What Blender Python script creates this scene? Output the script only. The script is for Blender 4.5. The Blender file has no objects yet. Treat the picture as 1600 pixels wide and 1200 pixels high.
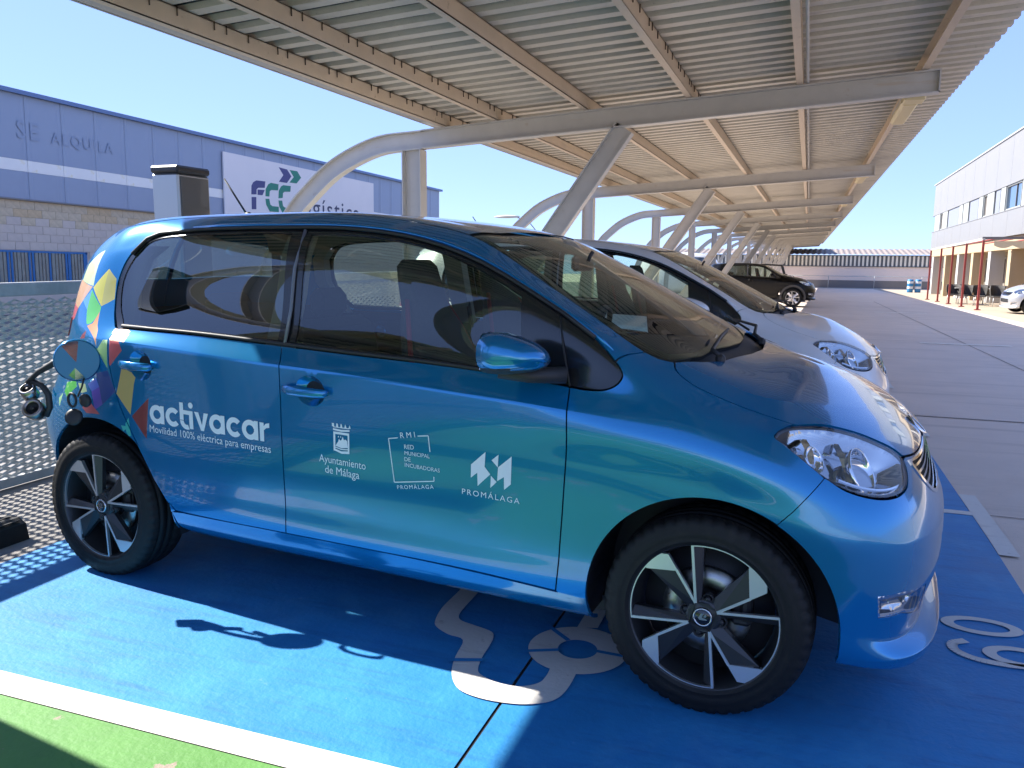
import bpy, bmesh, math, random
import numpy as np
from mathutils import Vector, Matrix
from mathutils.geometry import delaunay_2d_cdt
random.seed(7); np.random.seed(7)
R=math.radians
SC=bpy.context.scene
COL=SC.collection

# ------------------------------------------------------------------ camera, sky, sun, exposure
cam_d=bpy.data.cameras.new('camera'); cam=bpy.data.objects.new('camera',cam_d); COL.objects.link(cam); SC.camera=cam
cam_d.sensor_fit='HORIZONTAL'; cam_d.sensor_width=36.0; cam_d.lens=1264.80*36.0/1600.0
cam_d.clip_start=.05; cam_d.clip_end=1500
_yaw,_pit,_rol=0.34703930646,0.15552289122,0.0073847589525
_F=Vector((-math.sin(_yaw)*math.cos(_pit),math.cos(_yaw)*math.cos(_pit),-math.sin(_pit)))
_Rr=_F.cross(Vector((0,0,1))).normalized(); _U=_Rr.cross(_F)
_R2=math.cos(_rol)*_Rr+math.sin(_rol)*_U; _U2=-math.sin(_rol)*_Rr+math.cos(_rol)*_U
cam.matrix_world=Matrix(((_R2.x,_U2.x,-_F.x,.22574383),(_R2.y,_U2.y,-_F.y,-2.21987302),(_R2.z,_U2.z,-_F.z,1.30697396),(0,0,0,1)))

SUN=Vector((1.16,-.167,-1.0))                      # direction the sunlight travels
SUN_EL=math.atan2(1.0,math.hypot(SUN.x,SUN.y)); SUN_AZ=math.atan2(-SUN.x,-SUN.y)   # compass angle from +Y towards +X
w=bpy.data.worlds.new('World'); SC.world=w; w.use_nodes=True
nt=w.node_tree; nt.nodes.clear()
sky=nt.nodes.new('ShaderNodeTexSky'); sky.sky_type='NISHITA'; sky.sun_disc=False
sky.sun_elevation=SUN_EL; sky.sun_rotation=SUN_AZ; sky.air_density=.5; sky.dust_density=0; sky.ozone_density=4.0; sky.altitude=50
bg=nt.nodes.new('ShaderNodeBackground'); bg.inputs['Strength'].default_value=.15
wo=nt.nodes.new('ShaderNodeOutputWorld'); 
gm=nt.nodes.new('ShaderNodeGamma'); gm.inputs['Gamma'].default_value=.36; nt.links.new(sky.outputs[0],gm.inputs['Color'])
tn=nt.nodes.new('ShaderNodeVectorMath'); tn.operation='MULTIPLY'; tn.inputs[1].default_value=(.47,.585,.93); nt.links.new(gm.outputs[0],tn.inputs[0])
nt.links.new(tn.outputs[0],bg.inputs['Color']); nt.links.new(bg.outputs[0],wo.inputs['Surface'])
sl=bpy.data.lights.new('sun','SUN'); sl.energy=2.0; sl.angle=R(.53); sl.color=(1.0,.95,.87)
so=bpy.data.objects.new('sun',sl); COL.objects.link(so); so.rotation_euler=SUN.to_track_quat('-Z','Y').to_euler(); so.location=(-30,8,30)
vs=SC.view_settings; vs.view_transform='Standard'; vs.look='None'; vs.exposure=2.65; vs.gamma=1.0; vs.use_curve_mapping=False
try:
    SC.cycles.max_bounces=10; SC.cycles.diffuse_bounces=4; SC.cycles.glossy_bounces=4; SC.cycles.transparent_max_bounces=16
    SC.cycles.caustics_reflective=False; SC.cycles.caustics_refractive=False; SC.cycles.sample_clamp_indirect=6
    SC.cycles.use_denoising=True
except Exception: pass

# ------------------------------------------------------------------ materials
MATS={}
def M(name,col=(.5,.5,.5),rough=.5,metal=0.0,coat=0.0,var=None,bump=None,spec=.5,var2=None,emit=None,flake=None):
    """principled material; var=(scale,amount[,detail]) soft colour variation, var2=(scale,colour,threshold) stains, bump=(scale,strength)"""
    if name in MATS: return MATS[name]
    m=bpy.data.materials.new(name); m.use_nodes=True; n=m.node_tree.nodes; l=m.node_tree.links
    b=n['Principled BSDF']; b.inputs['Base Color'].default_value=(*col,1); b.inputs['Roughness'].default_value=rough
    b.inputs['Metallic'].default_value=metal; b.inputs['Specular IOR Level'].default_value=spec
    if coat: b.inputs['Coat Weight'].default_value=coat; b.inputs['Coat Roughness'].default_value=.02; b.inputs['Coat IOR'].default_value=1.5
    tc=None
    def coords():
        nonlocal tc
        if tc is None: tc=n.new('ShaderNodeTexCoord')
        return tc.outputs['Object']
    src=None
    if var:
        t=n.new('ShaderNodeTexNoise'); t.inputs['Scale'].default_value=var[0]; t.inputs['Detail'].default_value=var[2] if len(var)>2 else 5
        t.inputs['Roughness'].default_value=.62
        l.new(coords(),t.inputs['Vector'])
        r=n.new('ShaderNodeMapRange'); r.inputs['From Min'].default_value=.3; r.inputs['From Max'].default_value=.7
        r.inputs['To Min'].default_value=1-var[1]; r.inputs['To Max'].default_value=1+var[1]; l.new(t.outputs['Fac'],r.inputs['Value'])
        x=n.new('ShaderNodeVectorMath'); x.operation='SCALE'; x.inputs[0].default_value=col; l.new(r.outputs[0],x.inputs['Scale'])
        src=x.outputs[0]
        rr=n.new('ShaderNodeMapRange'); rr.inputs['From Min'].default_value=.3; rr.inputs['From Max'].default_value=.7
        rr.inputs['To Min'].default_value=max(0,rough-.08); rr.inputs['To Max'].default_value=min(1,rough+.08)
        l.new(t.outputs['Fac'],rr.inputs['Value']); l.new(rr.outputs[0],b.inputs['Roughness'])
    if var2:
        for (sc_,c2,th,soft) in (var2 if isinstance(var2,list) else [var2]):
            t=n.new('ShaderNodeTexNoise'); t.inputs['Scale'].default_value=1.0 if isinstance(sc_,tuple) else sc_; t.inputs['Detail'].default_value=8; t.inputs['Roughness'].default_value=.68
            if isinstance(sc_,tuple):
                mp=n.new('ShaderNodeMapping'); mp.inputs['Scale'].default_value=sc_; l.new(coords(),mp.inputs['Vector']); l.new(mp.outputs[0],t.inputs['Vector'])
            else: l.new(coords(),t.inputs['Vector'])
            r=n.new('ShaderNodeMapRange'); r.inputs['From Min'].default_value=th; r.inputs['From Max'].default_value=th+soft; l.new(t.outputs['Fac'],r.inputs['Value'])
            mx=n.new('ShaderNodeMix'); mx.data_type='RGBA'; l.new(r.outputs[0],mx.inputs['Factor'])
            if src is None: mx.inputs['A'].default_value=(*col,1)
            else: l.new(src,mx.inputs['A'])
            mx.inputs['B'].default_value=(*c2,1); src=mx.outputs['Result']
    if src is not None: l.new(src,b.inputs['Base Color'])
    if bump:
        t=n.new('ShaderNodeTexNoise'); t.inputs['Scale'].default_value=bump[0]; t.inputs['Detail'].default_value=6; l.new(coords(),t.inputs['Vector'])
        bp=n.new('ShaderNodeBump'); bp.inputs['Strength'].default_value=bump[1]; bp.inputs['Distance'].default_value=bump[2] if len(bump)>2 else .01
        l.new(t.outputs['Fac'],bp.inputs['Height']); l.new(bp.outputs[0],b.inputs['Normal'])
    if emit: b.inputs['Emission Color'].default_value=(*emit[0],1); b.inputs['Emission Strength'].default_value=emit[1]
    MATS[name]=m; return m
def glass(name,tint=(.8,.9,.85),ior=1.6,rough=0.0):
    if name in MATS: return MATS[name]
    m=bpy.data.materials.new(name); m.use_nodes=True; n=m.node_tree.nodes; l=m.node_tree.links; n.clear()
    o=n.new('ShaderNodeOutputMaterial'); mx=n.new('ShaderNodeMixShader'); t=n.new('ShaderNodeBsdfTransparent'); g=n.new('ShaderNodeBsdfGlossy')
    f=n.new('ShaderNodeFresnel'); ge=n.new('ShaderNodeNewGeometry'); mm=n.new('ShaderNodeMapRange'); mm.inputs['To Min'].default_value=ior; mm.inputs['To Max'].default_value=1/ior
    l.new(ge.outputs['Backfacing'],mm.inputs['Value']); l.new(mm.outputs[0],f.inputs['IOR'])   # a thin pane reflects alike on both faces
    t.inputs['Color'].default_value=(*tint,1); g.inputs['Roughness'].default_value=rough
    g.inputs['Color'].default_value=(1,1,1,1)
    l.new(f.outputs[0],mx.inputs['Fac']); l.new(t.outputs[0],mx.inputs[1]); l.new(g.outputs[0],mx.inputs[2]); l.new(mx.outputs[0],o.inputs['Surface'])
    MATS[name]=m; return m

# ------------------------------------------------------------------ object helpers
def tag(o,label=None,cat=None,group=None,kind=None):
    if label: o['label']=label
    if cat: o['category']=cat
    if group: o['group']=group
    if kind: o['kind']=kind
    return o
def empty(name,loc=(0,0,0),rz=0,parent=None):
    o=bpy.data.objects.new(name,None); COL.objects.link(o); o.location=loc; o.rotation_euler=(0,0,rz); o.empty_display_size=.2
    if parent: o.parent=parent
    return o
def thing(name,label,cat,loc=(0,0,0),rz=0,group=None): return tag(empty(name,loc,rz),label,cat,group)
def link(name,me,parent=None,loc=None,rot=None):
    o=bpy.data.objects.new(name,me); COL.objects.link(o)
    if parent: o.parent=parent
    if loc is not None: o.location=loc
    if rot is not None: o.rotation_euler=rot
    return o
def mesh(name,verts,faces,mats,idx=None,smooth=False):
    me=bpy.data.meshes.new(name); me.from_pydata([tuple(v) for v in verts],[],[tuple(f) for f in faces])
    for m in (mats if isinstance(mats,(list,tuple)) else [mats]): me.materials.append(m)
    if idx is not None: me.polygons.foreach_set('material_index',idx)
    if smooth is True: me.polygons.foreach_set('use_smooth',[True]*len(me.polygons))
    elif smooth: me.polygons.foreach_set('use_smooth',list(smooth))
    me.update(); return me
class MB:
    """collects simple solids, then becomes ONE mesh"""
    def __init__(s): s.v=[];s.f=[];s.sm=[];s.mi=[];s.cur=0
    def add(s,v,f,smooth=False):
        b=len(s.v); s.v+= [tuple(p) for p in v]
        for q in f: s.f.append(tuple(b+i for i in q)); s.sm.append(smooth); s.mi.append(s.cur)
        return s
    def box(s,c,d,rz=0,bev=0.0,rot=None):
        hx,hy,hz=d[0]/2,d[1]/2,d[2]/2
        if bev>0:
            b=min(bev,hx*.9,hy*.9,hz*.9); P=[]
            for z,k in ((-hz,b),(-hz+b,0),(hz-b,0),(hz,b)):
                P.append([(-hx+k,-hy+b if k==0 else -hy+k,z),(-hx+b if k==0 else -hx+k,-hy+k,z),(hx-b if k==0 else hx-k,-hy+k,z),(hx-k,-hy+b if k==0 else -hy+k,z),(hx-k,hy-b if k==0 else hy-k,z),(hx-b if k==0 else hx-k,hy-k,z),(-hx+b if k==0 else -hx+k,hy-k,z),(-hx+k,hy-b if k==0 else hy-k,z)])
            # ring of 8 points at every level (inner levels are bevelled corners)
            V=[p for r in P for p in r]; F=[]
            for a in range(3):
                for i in range(8): F.append((a*8+i,a*8+(i+1)%8,(a+1)*8+(i+1)%8,(a+1)*8+i))
            F.append(tuple(range(7,-1,-1))); F.append(tuple(range(24,32)))
        else:
            V=[(x,y,z) for z in (-hz,hz) for (x,y) in ((-hx,-hy),(hx,-hy),(hx,hy),(-hx,hy))]
            F=[(3,2,1,0),(4,5,6,7),(0,1,5,4),(1,2,6,5),(2,3,7,6),(3,0,4,7)]
        mt=rot if rot is not None else Matrix.Rotation(rz,3,'Z')
        return s.add([mt@Vector(p)+Vector(c) for p in V],F)
    def bar(s,a,b,w_,h_,up=(0,0,1)):
        a=Vector(a);b=Vector(b);d=b-a;x=d.normalized();u=Vector(up)
        y=u.cross(x)
        if y.length<1e-4: y=Vector((0,1,0)).cross(x)
        y.normalize();z=x.cross(y)
        mt=Matrix((x,y,z)).transposed()
        return s.box((a+b)/2,(d.length,w_,h_),rot=mt)
    def tube(s,pts,r,seg=8,cap=True,smooth=True):
        pts=[Vector(p) for p in pts]; rr=r if isinstance(r,(list,tuple)) else [r]*len(pts); V=[];F=[]
        prev=None
        for i,p in enumerate(pts):
            d=(pts[min(i+1,len(pts)-1)]-pts[max(i-1,0)]).normalized()
            if prev is None:
                n=d.orthogonal().normalized()
            else:
                n=(prev-d*prev.dot(d))
                n=n.normalized() if n.length>1e-6 else d.orthogonal().normalized()
            prev=n; m=d.cross(n)
            for k in range(seg):
                a=2*math.pi*k/seg; V.append(p+(n*math.cos(a)+m*math.sin(a))*rr[i])
        for i in range(len(pts)-1):
            for k in range(seg): F.append((i*seg+k,i*seg+(k+1)%seg,(i+1)*seg+(k+1)%seg,(i+1)*seg+k))
        if cap: F.append(tuple(range(seg-1,-1,-1))); F.append(tuple((len(pts)-1)*seg+k for k in range(seg)))
        return s.add(V,F,smooth)
    def lathe(s,prof,seg=32,o=(0,0,0),axis='z',closed=False,mod=None):
        """profile of (radius, height) revolved round an axis"""
        V=[];F=[];n=len(prof)
        for k in range(seg):
            a=2*math.pi*k/seg; c,sn=math.cos(a),math.sin(a)
            for j,(r,h) in enumerate(prof):
                if mod: r=mod(k,j,r)
                p=(r*c,r*sn,h) if axis=='z' else ((r*c,h,r*sn) if axis=='y' else (h,r*c,r*sn))
                V.append((p[0]+o[0],p[1]+o[1],p[2]+o[2]))
        for k in range(seg):
            q=(k+1)%seg
            for j in range(n-1 if not closed else n):
                j2=(j+1)%n; F.append((k*n+j,q*n+j,q*n+j2,k*n+j2))
        return s.add(V,F,True)
    def prism(s,poly,h0,h1,plane='xy',inset=0.0):
        """polygon extruded between two heights; plane xy -> along z, xz -> along y, yz -> along x"""
        n=len(poly); mp={'xy':lambda a,b,h:(a,b,h),'xz':lambda a,b,h:(a,h,b),'yz':lambda a,b,h:(h,a,b)}[plane]
        V=[mp(a,b,h0) for a,b in poly]+[mp(a,b,h1) for a,b in poly]
        F=[tuple(range(n-1,-1,-1)),tuple(range(n,2*n))]+[(i,(i+1)%n,n+(i+1)%n,n+i) for i in range(n)]
        return s.add(V,F)
    def mesh(s,name,mats): 
        me=mesh(name,s.v,s.f,mats,s.mi,s.sm)
        bm=bmesh.new(); bm.from_mesh(me); bmesh.ops.recalc_face_normals(bm,faces=bm.faces); bm.to_mesh(me); bm.free(); return me
    def obj(s,name,mats,parent=None,loc=None,rot=None): return link(name,s.mesh(name,mats),parent,loc,rot)
def children(o): return [c for c in bpy.data.objects if c.parent==o]
def copy_tree(o,parent=None,swap=None,skip=(),kids=None):
    """a thing, its parts and their sub-parts; swap maps material -> material"""
    if kids is None:
        kids={}
        for c in bpy.data.objects:
            if c.parent: kids.setdefault(c.parent,[]).append(c)
    c=o.copy(); COL.objects.link(c); c.parent=parent
    if swap and c.type=='MESH' and any(m in swap for m in c.data.materials if m):
        key=(c.data.name,tuple(sorted(m.name for m in swap.values())))
        if key not in _SW:
            d=c.data.copy()
            for i,m in enumerate(d.materials):
                if m in swap: d.materials[i]=swap[m]
            _SW[key]=d
        c.data=_SW[key]
    for ch in kids.get(o,[]):
        if not any(ch.name.startswith(k) for k in skip): copy_tree(ch,c,swap,skip,kids)
    return c
_SW={}
def text_mesh(s,bold=0.0,res=3,space=1.0):
    """outline of a line of lettering, scaled to width 1: vertices, faces, height of the cap"""
    cu=bpy.data.curves.new('lettering','FONT'); cu.body=s; cu.offset=bold; cu.resolution_u=res; cu.space_character=space
    o=bpy.data.objects.new('lettering',cu); COL.objects.link(o); bpy.context.view_layer.update()
    dg=bpy.context.evaluated_depsgraph_get(); e=o.evaluated_get(dg); me=e.to_mesh()
    V=np.array([v.co[:2] for v in me.vertices]); F=[tuple(p.vertices) for p in me.polygons]; e.to_mesh_clear()
    bpy.data.objects.remove(o); bpy.data.curves.remove(cu)
    w_=V[:,0].max()-V[:,0].min(); V[:,0]-=V[:,0].min(); return V/w_,F

# ------------------------------------------------------------------ body surface of the small hatchback
YC=0.8065
# rows of the body surface: (u, x, half width, height); u runs from the tail round the side to the nose
ROWS=[
 # 0 underside inner
 [(-3.5,-2.88,0,.25),(-3.2,-2.86,.35,.25),(-2.9,-2.76,.58,.25),(-2.5,-2.5,.64,.22),(-2,-2,.66,.20),(-.4,-.4,.66,.185),(.1,.1,.66,.18),(.4,.40,.62,.20),(.6,.52,.47,.19),(.9,.57,0,.19)],
 # 1 sill bottom
 [(-3.5,-2.93,0,.29),(-3.2,-2.91,.38,.29),(-2.9,-2.80,.64,.29),(-2.6,-2.60,.745,.28),(-2,-2,.765,.258),(-1.08,-1.08,.77,.243),(-.33,-.33,.77,.226),(.1,.1,.775,.21),(.33,.33,.765,.225),(.4,.41,.742,.213),(.5,.50,.685,.197),(.6,.567,.588,.19),(.7,.608,.445,.188),(.8,.63,.25,.187),(.9,.636,0,.187)],
 # 2 sill top / lip
 [(-3.5,-2.955,0,.36),(-3.2,-2.935,.38,.36),(-2.9,-2.825,.66,.36),(-2.6,-2.60,.775,.35),(-2,-2,.796,.331),(-1.48,-1.48,.80,.326),(-.73,-.73,.80,.311),(-.34,-.34,.80,.289),(.1,.1,.80,.265),(.33,.33,.782,.25),(.4,.415,.752,.235),(.5,.507,.698,.230),(.6,.577,.600,.230),(.7,.619,.452,.230),(.8,.638,.25,.230),(.9,.644,0,.230)],
 # 3 lower door crease / bumper recess above the lip
 [(-3.5,-2.968,0,.47),(-3.2,-2.945,.40,.47),(-2.9,-2.85,.67,.47),(-2.6,-2.60,.79,.46),(-2,-2,.803,.44),(-1.2,-1.2,.803,.42),(-.34,-.34,.808,.395),(0,0,.815,.385),(.3,.30,.805,.36),(.4,.398,.768,.31),(.5,.470,.70,.278),(.6,.527,.60,.264),(.7,.566,.455,.262),(.8,.587,.258,.262),(.9,.595,0,.262)],
 # 4
 [(-3.5,-2.974,0,.62),(-3.2,-2.95,.41,.62),(-2.9,-2.855,.69,.62),(-2.6,-2.61,.795,.62),(-2.3,-2.3,.817,.61),(-1.9,-1.9,.814,.58),(-1.2,-1.2,.814,.56),(-.34,-.34,.817,.54),(0,0,.822,.53),(.3,.30,.806,.50),(.4,.40,.778,.48),(.5,.485,.718,.465),(.6,.552,.615,.455),(.7,.603,.465,.45),(.8,.628,.265,.45),(.9,.637,0,.45)],
 # 5
 [(-3.5,-2.955,0,.80),(-3.2,-2.92,.40,.80),(-2.9,-2.785,.67,.80),(-2.6,-2.57,.782,.80),(-2.3,-2.3,.819,.79),(-1.9,-1.9,.823,.77),(-1.2,-1.2,.823,.75),(-.42,-.42,.824,.71),(0,0,.822,.675),(.3,.298,.803,.62),(.4,.395,.775,.60),(.5,.482,.715,.562),(.6,.549,.614,.551),(.7,.596,.463,.548),(.8,.625,.263,.548),(.9,.634,0,.548)],
 # 6 belt crease
 [(-3.5,-2.90,0,.99),(-3.2,-2.865,.39,.99),(-2.9,-2.71,.655,.99),(-2.6,-2.525,.752,.985),(-2.26,-2.26,.8205,.979),(-1.92,-1.92,.8225,.960),(-1.564,-1.564,.8225,.939),(-1.19,-1.19,.8225,.921),(-.806,-.806,.8225,.893),(-.423,-.423,.8215,.866),(-.2,-.2,.818,.843),(0,0,.812,.812),(.2,.198,.795,.765),(.3,.29,.778,.735),(.4,.375,.745,.71),(.5,.452,.69,.69),(.6,.515,.592,.675),(.7,.556,.45,.668),(.8,.578,.257,.665),(.9,.586,0,.665)],
 # 7 belt / fender shoulder / bonnet front edge
 [(-3.5,-2.88,0,1.06),(-3.2,-2.845,.38,1.06),(-2.9,-2.70,.645,1.05),(-2.6,-2.53,.733,1.04),(-2.287,-2.287,.775,1.026),(-1.902,-1.902,.777,1.016),(-1.489,-1.489,.777,.995),(-1.169,-1.169,.777,.979),(-.831,-.831,.776,.964),(-.609,-.609,.775,.948),(-.442,-.442,.778,.930),(-.3,-.3,.785,.913),(-.15,-.15,.785,.892),(0,0,.777,.866),(.2,.185,.752,.82),(.3,.265,.728,.80),(.4,.34,.69,.785),(.5,.412,.635,.768),(.6,.476,.545,.755),(.7,.519,.415,.748),(.8,.544,.24,.745),(.9,.553,0,.744)],
 # 8 window top / A pillar outer / bonnet
 [(-3.5,-2.75,0,1.365),(-3.2,-2.73,.33,1.36),(-2.95,-2.67,.51,1.345),(-2.7,-2.56,.60,1.315),(-2.45,-2.42,.637,1.322),(-2.357,-2.345,.625,1.335),(-2.24,-2.24,.612,1.385),(-2.1,-2.1,.606,1.402),(-1.951,-1.951,.603,1.407),(-1.734,-1.734,.602,1.410),(-1.5,-1.5,.602,1.410),(-1.276,-1.276,.606,1.402),(-1.063,-1.063,.616,1.376),(-.908,-.908,.631,1.340),(-.756,-.756,.653,1.286),(-.587,-.587,.685,1.203),(-.472,-.472,.707,1.143),(-.361,-.361,.729,1.077),(-.28,-.28,.742,1.015),(-.2,-.195,.742,.965),(-.1,-.09,.732,.925),(0,.01,.715,.90),(.2,.165,.67,.862),(.3,.235,.64,.848),(.4,.305,.595,.838),(.5,.37,.535,.826),(.6,.425,.455,.813),(.7,.465,.345,.803),(.8,.487,.20,.797),(.9,.495,0,.795)],
 # 9 roof edge / A pillar inner / bonnet
 [(-3.5,-2.68,0,1.435),(-3.2,-2.66,.28,1.43),(-2.95,-2.61,.43,1.42),(-2.7,-2.53,.51,1.408),(-2.45,-2.41,.54,1.427),(-2.24,-2.23,.538,1.445),(-1.951,-1.951,.53,1.454),(-1.5,-1.5,.525,1.456),(-1.276,-1.276,.522,1.446),(-1.063,-1.063,.522,1.419),(-.95,-.95,.524,1.398),(-.86,-.86,.533,1.375),(-.708,-.708,.562,1.300),(-.583,-.583,.590,1.230),(-.464,-.464,.615,1.164),(-.352,-.352,.638,1.101),(-.264,-.264,.656,1.048),(-.2,-.2,.662,1.012),(-.1,-.09,.652,.972),(0,.01,.63,.94),(.2,.145,.575,.905),(.3,.205,.535,.895),(.4,.26,.485,.884),(.5,.315,.425,.874),(.6,.362,.355,.862),(.7,.395,.27,.852),(.8,.416,.155,.846),(.9,.425,0,.844)],
 # 10
 [(-3.5,-2.59,0,1.452),(-3.2,-2.57,.17,1.452),(-2.95,-2.52,.27,1.45),(-2.7,-2.44,.32,1.452),(-2.45,-2.36,.335,1.458),(-2.24,-2.2,.335,1.463),(-1.951,-1.951,.33,1.469),(-1.5,-1.5,.33,1.470),(-1.276,-1.276,.33,1.459),(-1.063,-1.063,.33,1.435),(-.93,-.93,.335,1.412),(-.84,-.84,.34,1.390),(-.708,-.708,.36,1.333),(-.583,-.583,.375,1.272),(-.464,-.464,.39,1.209),(-.352,-.352,.405,1.149),(-.264,-.264,.415,1.101),(-.2,-.2,.42,1.067),(-.1,-.1,.425,1.013),(-.06,-.06,.425,.993),(0,.0,.42,.975),(.2,.11,.36,.947),(.3,.155,.33,.939),(.4,.195,.29,.933),(.5,.235,.25,.926),(.6,.27,.205,.918),(.7,.295,.155,.911),(.8,.312,.09,.906),(.9,.32,0,.903)],
 # 11 centreline
 [(-3.5,-2.43,0,1.463),(-3.2,-2.42,0,1.464),(-2.7,-2.35,0,1.467),(-2.45,-2.28,0,1.470),(-2.24,-2.17,0,1.473),(-1.951,-1.951,0,1.476),(-1.5,-1.5,0,1.476),(-1.276,-1.276,0,1.465),(-1.063,-1.063,0,1.442),(-.93,-.93,0,1.421),(-.82,-.82,0,1.397),(-.708,-.708,0,1.349),(-.583,-.583,0,1.291),(-.464,-.464,0,1.229),(-.352,-.352,0,1.169),(-.264,-.264,0,1.122),(-.2,-.2,0,1.087),(-.1,-.1,0,1.034),(-.03,-.03,0,.998),(.03,.03,0,.985),(.2,.09,0,.98),(.5,.155,0,.966),(.9,.22,0,.945)],
]
CREASE=(2,3,5,6,9)
def _pchip(x,y,xq):
    h=np.diff(x);d=np.diff(y)/h
    m=np.zeros_like(y)
    w1=2*h[1:]+h[:-1];w2=h[1:]+2*h[:-1]
    ok=d[1:]*d[:-1]>0
    m[1:-1]=np.where(ok,(w1+w2)/np.where(ok,w1/np.where(ok,d[:-1],1)+w2/np.where(ok,d[1:],1),1),0)
    # blend with plain finite difference so that curves stay smooth
    fd=(d[1:]*h[:-1]+d[:-1]*h[1:])/(h[1:]+h[:-1])
    lim=3*np.minimum(abs(d[1:]),abs(d[:-1]))
    m[1:-1]=np.where(ok,np.sign(fd)*np.minimum(abs(fd),lim),fd*.35)
    m[0]=d[0];m[-1]=d[-1]
    i=np.clip(np.searchsorted(x,xq)-1,0,len(h)-1);t=(xq-x[i])/h[i]
    t2=t*t;t3=t2*t
    return (2*t3-3*t2+1)*y[i]+(t3-2*t2+t)*h[i]*m[i]+(-2*t3+3*t2)*y[i+1]+(t3-t2)*h[i]*m[i+1]
U0,U1,NU=-3.5,.9,881
UG=np.linspace(U0,U1,NU)
def _smooth(a,n):
    for _ in range(n):
        b=a.copy();b[1:-1]=.25*a[:-2]+.5*a[1:-1]+.25*a[2:];a=b
    return a
RG=np.zeros((12,NU,3))
for k,r in enumerate(ROWS):
    r=np.array(r,float)
    for c in range(3): RG[k,:,c]=_smooth(_pchip(r[:,0],r[:,c+1],UG),160)
# tangents across rows
_dist=np.linalg.norm(np.diff(RG,axis=0),axis=2)          # 11 x NU
ML=np.zeros_like(RG);MR=np.zeros_like(RG)
for k in range(12):
    if k>0: dl=RG[k]-RG[k-1];hl=_dist[k-1][:,None]+1e-4
    if k<11: dr=RG[k+1]-RG[k];hr=_dist[k][:,None]+1e-4
    if k==0: ML[k]=MR[k]=dr
    elif k==11:
        t=dl.copy();t[:,1]=dl[:,1];t[:,2]*=0.0;
        ML[k]=MR[k]=t
    else:
        tv=(dl/hl*hr+dr/hr*hl)/(hl+hr)                    # unit-speed tangent
        ML[k]=tv*hl;MR[k]=tv*hr
        if k in CREASE:
            w=np.ones(NU)
            if k==6: w=np.clip((-.25-UG)/.3,0,1)*np.clip((UG+2.9)/.4,0,1)
            if k==2: w=np.maximum(np.clip((.15-UG)/.2,0,1)*.8,np.clip((UG-.36)/.12,0,1)*.8)
            if k==3: w=np.clip((UG-.36)/.12,0,1)*.9
            if k==5: w=np.clip((UG-.40)/.12,0,1)*.55
            if k==9: w=np.clip((UG-.02)/.1,0,1)*np.clip((.85-UG)/.1,0,1)*.55
            w=w[:,None]*.85
            ML[k]=ML[k]*(1-w)+dl*w;MR[k]=MR[k]*(1-w)+dr*w
def S(u,v):
    """point(s) of the near (right-hand) body surface; car frame, x forward, y to the left, z up"""
    u=np.asarray(u,float);v=np.asarray(v,float)
    f=np.clip((u-U0)/(U1-U0)*(NU-1),0,NU-1.000001);i=f.astype(int);a=(f-i)[...,None]
    k=np.clip(v.astype(int),0,10);t=(v-k)[...,None]
    L=lambda G,kk:G[kk,i]*(1-a)+G[kk,i+1]*a
    t2=t*t;t3=t2*t
    p=(2*t3-3*t2+1)*L(RG,k)+(t3-2*t2+t)*L(MR,k)+(-2*t3+3*t2)*L(RG,k+1)+(t3-t2)*L(ML,k+1)
    return np.stack([p[...,0],YC-p[...,1],p[...,2]],-1)
def N(u,v):
    e=.010
    a=S(np.clip(u+e,U0,U1),v)-S(np.clip(u-e,U0,U1),v)
    b=S(u,np.clip(v+.02,0,11))-S(u,np.clip(v-.02,0,11))
    n=np.cross(a,b);l=np.linalg.norm(n,axis=-1,keepdims=True);return n/np.maximum(l,1e-9)
VS=.12                                                     # one row of the surface is about 0.12 m
def pip(P,poly):
    x,y=P[:,0],P[:,1]; ins=np.zeros(len(P),bool); q=np.asarray(poly); a=q; b=np.roll(q,-1,0)
    for (x0,y0),(x1,y1) in zip(a,b):
        if y0==y1: continue
        c=((y0>y)!=(y1>y))&(x<(x1-x0)*(y-y0)/(y1-y0)+x0); ins^=c
    return ins
def dens(poly,step,closed=True):
    """resample a (u,v) polyline"""
    q=[np.array(p,float) for p in poly]; out=[]
    n=len(q)
    for i in range(n if closed else n-1):
        a,b=q[i],q[(i+1)%n]; d=np.hypot(b[0]-a[0],(b[1]-a[1])*VS); k=max(1,int(math.ceil(d/step)))
        for j in range(k): out.append(tuple(a+(b-a)*j/k))
    if not closed: out.append(tuple(q[-1]))
    return out
def cr(pts,n=6,closed=False):
    """Catmull-Rom curve through points"""
    p=[np.array(a,float) for a in pts]; m=len(p); out=[]
    for i in range(m if closed else m-1):
        p1,p2=p[i],p[(i+1)%m]; p0=p[i-1] if (i>0 or closed) else 2*p1-p2; p3=p[(i+2)%m] if (i+2<m or closed) else 2*p2-p1
        for j in range(n):
            t=j/n; out.append(tuple(.5*(2*p1+(p2-p0)*t+(2*p0-5*p1+4*p2-p3)*t*t+(3*p1-p0-3*p2+p3)*t**3)))
    if not closed: out.append(tuple(p[-1]))
    return out
def area2(q): return sum(q[i][0]*q[(i+1)%len(q)][1]-q[(i+1)%len(q)][0]*q[i][1] for i in range(len(q)))
def inset(poly,d):
    """move a closed (u,v) outline inwards by d metres"""
    q=[np.array((p[0],p[1]*VS)) for p in poly]; s=1 if area2(q)>0 else -1; n=len(q); out=[]
    for i in range(n):
        a,b,c=q[i-1],q[i],q[(i+1)%n]; e=b-a; f=c-b
        le,lf=np.hypot(*e),np.hypot(*f)
        if le<1e-9 or lf<1e-9: out.append((b[0],b[1]/VS)); continue
        n1=np.array((-e[1],e[0]))/le*s; n2=np.array((-f[1],f[0]))/lf*s; m=n1+n2; k=max(.35,np.dot(m,m)/2)
        r=b+m*d/k; out.append((r[0],r[1]/VS))
    return out
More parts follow.
